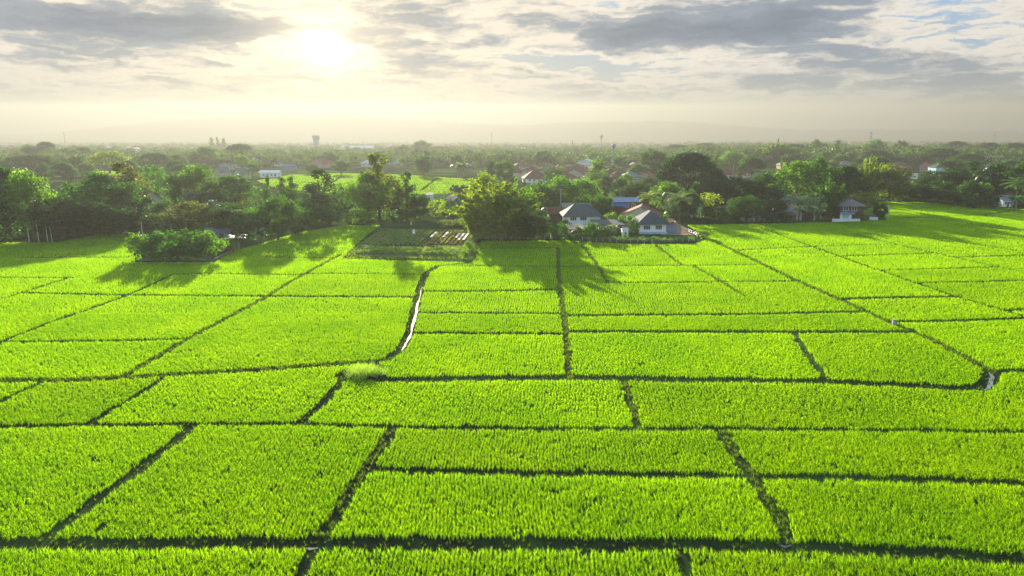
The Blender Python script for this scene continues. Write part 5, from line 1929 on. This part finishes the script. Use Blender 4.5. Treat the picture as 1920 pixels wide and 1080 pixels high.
def scatter(n, x0, x1, y0, y1, kinds, tints, label, group, hm=(7, 13), avoid=()):
    for k in range(n):
        for _ in range(40):
            px, base = _fr.uniform(x0, x1), _fr.uniform(y0, y1)
            if not any(a <= px <= b and c <= base <= d for a, b, c, d in avoid):
                break
        else:
            continue
        X, Y = G(px, base)
        kd = _fr.choice(kinds)
        h = _fr.uniform(*hm) * (1.15 if kd == 'umbrella' else 1)
        W, H, _c, _t = PROTO[kd][0]
        wpx = h * W / H * _fr.uniform(0.9, 1.25) / depth(Y) * FPX
        dz = (Y * SP + (h - CAM_H) * CP) / (Y * CP - (h - CAM_H) * SP)
        tree(kd, px, base, 540 - FPX * ((h - CAM_H) * CP + Y * SP) / (Y * CP - (h - CAM_H) * SP), wpx, _fr.choice(tints), label, group)


FIELD_GAP = ((470, 905, 321, 366),)
scatter(44, 950, 1250, 304, 352, ['round', 'loose', 'round', 'tall', 'shrub', 'palm'], 'DMGML', 'small tree among the red village roofs below the blue-grey water tower', 'trees among the red roofs', (4, 8))
scatter(40, 470, 960, 290, 322, ['round', 'loose', 'tall', 'shrub'], 'GGML', 'hazy tree between the far houses beyond the far green field', 'hazy trees beyond the far field', (5, 9), FIELD_GAP)
scatter(48, -40, 490, 290, 350, ['round', 'loose', 'umbrella', 'bamboo', 'palm'], 'GGMD', 'hazy tree in the woods behind the left wood', 'hazy trees behind the left wood', (7, 11), ((70, 380, 318, 334),))
scatter(40, 1330, 1960, 292, 334, ['umbrella', 'round', 'loose', 'umbrella', 'bamboo'], 'DDMG', 'dark tree of the dense woods behind the right-hand houses', 'dense woods on the right', (9, 15))
scatter(34, -60, 480, 374, 430, ['round', 'loose', 'round', 'shrub'], 'DDMB', 'dark tree deep in the shade of the left wood', 'dark trees inside the left wood', (6, 10), ((255, 330, 385, 428),))
scatter(20, 480, 710, 380, 410, ['round', 'shrub', 'loose'], 'DMM', 'bushy tree in the row before the far green field', 'bushes below the tree row', (4, 6))
scatter(28, 1000, 1330, 352, 392, ['round', 'loose', 'shrub', 'round'], 'DMLM', 'leafy tree behind the homestead roofs', 'trees behind the homestead', (5, 8), ((1140, 1230, 372, 392),))
scatter(34, 1330, 1960, 342, 378, ['round', 'loose', 'round', 'tall'], 'KDDM', 'dark tree of the shaded belt along the right-hand rice', 'shaded belt on the right', (7, 11), ((1680, 1716, 335, 372),))


def far_wood():
    """beyond the single trees the plain reads as one wooded mass"""
    rs = np.random.RandomState(9)
    n = 5200
    inv = rs.uniform(1 / 4200, 1 / 640, n)
    Y = 1 / inv
    X = (rs.uniform(-0.86, 0.86, n)) * Y
    VV, FF, TT, off = [], [], [], 0
    for x, y in zip(X, Y):
        h = rs.uniform(7, 15) * (1.25 if x > 0.25 * y else 0.95)
        w = h * rs.uniform(0.9, 1.5)
        nb = rs.randint(7, 12)
        tt = rs.uniform(.75, 1.25)
        for k in range(nb):
            d = ball(rs, 1)[0]
            c = np.array([x, y, h * 0.62]) + d * [w * .33, w * .33, h * .24]
            m = 18
            dd = ball(rs, m)
            P = c + dd * [w * .22, w * .22, h * .17]
            V, F, T = leaves(P, dd + rs.normal(0, .5, (m, 3)) + [0, 0, .3], h * 0.072, rs, np.full(m, tt * rs.uniform(.85, 1.15)), 0.7)
            VV.append(V); FF.append(F + off); TT.append(T); off += len(V)
    o = link_mesh('far_woodland', np_mesh('far_woodland', np.concatenate(VV), np.concatenate(FF), np.concatenate(TT)), None, LEAF)
    o.color = (0.040, 0.075, 0.035, 1)
    tag(o, 'endless hazy woodland of the plain reaching to the horizon', 'woodland', kind='stuff')


far_wood()


def undergrowth(name, poly, n, label, hm, col):
    rs = np.random.RandomState(len(name) + n)
    P = np.array([G(*p) for p in poly])
    lo, hi = P.min(0), P.max(0)
    Q = []
    while len(Q) < n:
        q = lo + (hi - lo) * rs.rand(2)
        ins = False
        for a, b in zip(P, np.roll(P, -1, 0)):
            if (a[1] > q[1]) != (b[1] > q[1]) and q[0] < a[0] + (q[1] - a[1]) / (b[1] - a[1]) * (b[0] - a[0]):
                ins = not ins
        if ins:
            Q.append(q)
    VV, FF, TT, off = [], [], [], 0
    for q in Q:
        h = rs.uniform(*hm)
        m = int(26 + 26 * h)
        d = ball(rs, m)
        p = np.array([q[0], q[1], h * 0.45]) + d * [h * .75, h * .75, h * .5]
        p[:, 2] = np.maximum(p[:, 2], 0.03)
        V, F, T = leaves(p, d + rs.normal(0, .7, (m, 3)) + [0, 0, .3], 0.26, rs, np.full(m, rs.uniform(.7, 1.3)))
        VV.append(V); FF.append(F + off); TT.append(T); off += len(V)
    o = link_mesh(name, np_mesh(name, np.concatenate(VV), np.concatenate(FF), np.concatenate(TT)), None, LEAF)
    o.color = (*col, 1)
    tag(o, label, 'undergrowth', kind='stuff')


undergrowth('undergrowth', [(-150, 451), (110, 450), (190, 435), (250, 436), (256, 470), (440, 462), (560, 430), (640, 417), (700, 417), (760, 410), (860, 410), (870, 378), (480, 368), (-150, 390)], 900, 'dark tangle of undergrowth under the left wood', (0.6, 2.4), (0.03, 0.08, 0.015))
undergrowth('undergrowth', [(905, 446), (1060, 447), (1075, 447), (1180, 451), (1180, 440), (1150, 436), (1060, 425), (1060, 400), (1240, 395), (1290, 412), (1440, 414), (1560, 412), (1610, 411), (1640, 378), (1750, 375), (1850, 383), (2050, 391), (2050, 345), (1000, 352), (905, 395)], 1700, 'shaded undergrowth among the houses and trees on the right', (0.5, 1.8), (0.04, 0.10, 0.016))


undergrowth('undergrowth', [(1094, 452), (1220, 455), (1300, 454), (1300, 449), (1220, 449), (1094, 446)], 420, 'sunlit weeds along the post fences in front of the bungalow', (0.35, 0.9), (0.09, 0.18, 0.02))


# ------------------------------------------------------------------ vegetable garden
def garden():
    soil = surface('garden_soil', (0.15, 0.13, 0.08), 1.0, 0.0, 0.4, 1.5)
    plastic = surface('white_mulch_sheet', (0.34, 0.34, 0.32), 0.8, 0.1, 0.3, 1.5)
    vmat = leaf_material('vegetable_leaf', None, 0.45, (1.3, 1.25, 0.45), 0.03)
    P = [(*G(x, y), 0.008) for x, y in ((643, 479), (715, 428), (886, 432), (890, 455), (876, 486), (856, 487))]
    tag(MB().add(P, [tuple(range(6))]).build('garden_soil_ground', surface('garden_ground', (0.14, 0.15, 0.06), 1.0, 0.0, 0.45, 0.5)), 'bare brown soil of the vegetable garden', 'garden soil', kind='structure')
    rs = np.random.RandomState(4)
    q = []
    while len(q) < 3600:
        px, py = rs.uniform(643, 890), rs.uniform(430, 486)
        if px < 700 + 0 * py and (px - 643) * 51 < (479 - py) * 72:
            continue
        if px > 882 - max(0, py - 455) * 0.3:
            continue
        if 462 > py > 434 and px > 730 and rs.rand() < 0.85:
            continue
        q.append(G(px, py))
    V, F, T = tufts(np.array(q), 0.32, rs, 3, 1.0, 1.8)
    V[:, 2] *= np.repeat(rs.uniform(0.4, 1.5, len(q)), len(V) // len(q))
    o = link_mesh('garden_weeds', np_mesh('garden_weeds', V, F, T), None, bpy.data.materials['weed_leaf'])
    o.color = (0.20, 0.30, 0.04, 1)
    tag(o, 'weeds and grass growing over the paths of the vegetable garden', 'weeds', kind='stuff')
    a0, b0 = np.array(G(493, 557)), np.array(G(640, 474))
    dirv = (b0 - a0) / np.linalg.norm(b0 - a0)

    def bed(p, q, w, h, label, group, mat, plants, color, ph, dens):
        p, q = np.array(p), np.array(q)
        L = np.linalg.norm(q - p)
        ang = math.atan2(*(q - p)[::-1])
        c = (p + q) / 2
        r = empty('vegetable_bed', (c[0], c[1], 0), ang)
        tag(r, label, 'vegetable bed', group)
        v, f = [], []
        n = 10
        for i in range(n + 1):
            x = -L / 2 + L * i / n
            hh = h * rs.uniform(.85, 1.15)
            v += [(x, -w / 2, -.02), (x, -w * .34, hh), (x, w * .34, hh), (x, w / 2, -.02)]
        for i in range(n):
            for j in range(3):
                o = i * 4 + j
                f.append((o, o + 4, o + 5, o + 1))
        MB().add(v, f).build('bed', mat, r)
        if plants:
            k = int(L * dens)
            xs = rs.uniform(-L / 2, L / 2, k)
            m = 16
            V, F, T, off = [], [], [], 0
            for x in xs:
                d = ball(rs, m)
                s = ph * rs.uniform(.6, 1.2)
                pp = np.array([x, rs.normal(0, w * .16), h + s * .5]) + d * [s * .5, s * .5, s * .5]
                a, b, t = leaves(pp, d + rs.normal(0, .6, (m, 3)), 0.15, rs, np.full(m, rs.uniform(.75, 1.25)))
                V.append(a); F.append(b + off); T.append(t); off += len(a)
            o = link_mesh('plants', np_mesh('plants', np.concatenate(V), np.concatenate(F), np.concatenate(T)), r, vmat)
            o.color = (*color, 1)
    # slanting beds, from the front path at y 462 back to y 434
    xs = list(range(700, 866, 9))
    for i, x in enumerate(xs):
        p = np.array(G(x, 461 if x < 800 else 459))
        q = np.array(G(x, 436))
        L = (q[1] - p[1]) / dirv[1]
        e = p + dirv * L * (0.86 if x > 840 else 1.0)
        if x < 790:
            bed(p, e, 0.75, 0.18, 'leafy green bed slanting back across the left part of the vegetable garden', 'slanting green beds', soil, True, (0.15, 0.27, 0.06), 0.5, 3.0)
        elif i % 3 == 1 or x > 846:
            m = p + (e - p) * (0.55 if x < 846 else 0.35)
            bed(p, m, 0.75, 0.18, 'yellowish half bed in front of a white mulch strip in the garden', 'sparse yellowish half beds', soil, True, (0.16, 0.17, 0.04), 0.32, 2.0)
            bed(m + dirv * .1, e, 0.85, 0.22, 'white plastic mulch strip on a bed at the right of the vegetable garden', 'white mulch strips', plastic, False, None, 0, 0)
        else:
            bed(p, e, 0.75, 0.18, 'sparse yellowish bed slanting back across the right part of the vegetable garden', 'slanting yellowish beds', soil, True, (0.25, 0.28, 0.05), 0.34, 2.6)
    bed(G(683, 470), G(856, 472), 2.2, 0.15, 'wide bed of tall light green crops across the front of the garden', None, soil, True, (0.24, 0.36, 0.05), 0.9, 9.0)
    bed(G(668, 476), G(852, 479), 1.6, 0.25, 'hedge-like dark green front row of the vegetable garden', None, soil, True, (0.14, 0.25, 0.04), 0.8, 9.0)
    # white cloth scarecrow and small bright things
    X, Y = G(776, 443)
    r = empty('scarecrow', (X, Y, 0))
    tag(r, 'white cloth scarecrow on a stick in the vegetable garden', 'scarecrow')
    MB().tube([(0, 0, 0), (0, 0, 2.1)], 0.03, 5).tube([(-0.5, 0, 1.75), (0.5, 0, 1.75)], 0.025, 5).build('stick', wood_m, r)
    MB().lathe([(0.46, 0.75), (0.38, 1.2), (0.30, 1.6), (0.16, 1.82), (0.05, 1.86)], 10).build('cloth', white, r)
    X, Y = G(770, 430)
    r = empty('marker_flag', (X, Y, 0), R(20))
    tag(r, 'small white rag on a thin stick behind the scarecrow', 'flag')
    MB().tube([(0, 0, 0), (0.05, 0, 2.3)], 0.025, 5).build('stick', wood_m, r)
    MB().slab([(0.05, 0, 1.3), (0.38, 0.03, 1.35), (0.36, 0.05, 2.15), (0.05, 0, 2.25)], 0.02).build('rag', white, r)
    for px, py, lab in ((685, 462, 'bright plastic sheet lying at the front left of the garden'), (852, 472, 'pale sack at the front right corner of the garden')):
        X, Y = G(px, py)
        o = MB().lathe([(0.9, 0), (0.95, 0.2), (0.7, 0.45), (0.2, 0.55)], 9).build('sack' if px > 800 else 'plastic_sheet', plastic)
        o.location = (X, Y, 0.0)
        o.scale = (1.2, 0.55, 0.7)
        tag(o, lab, 'sack' if px > 800 else 'plastic sheet')
    for px, py, tint, w, top, lab in ((870, 486, 'L', 16, 470, 'weedy bush at the corner where the garden path meets the channel'), (880, 470, 'L', 16, 452, 'upright grassy bush on the channel bank right of the garden')):
        tree('shrub', px, py, top, w, tint, lab)


garden()
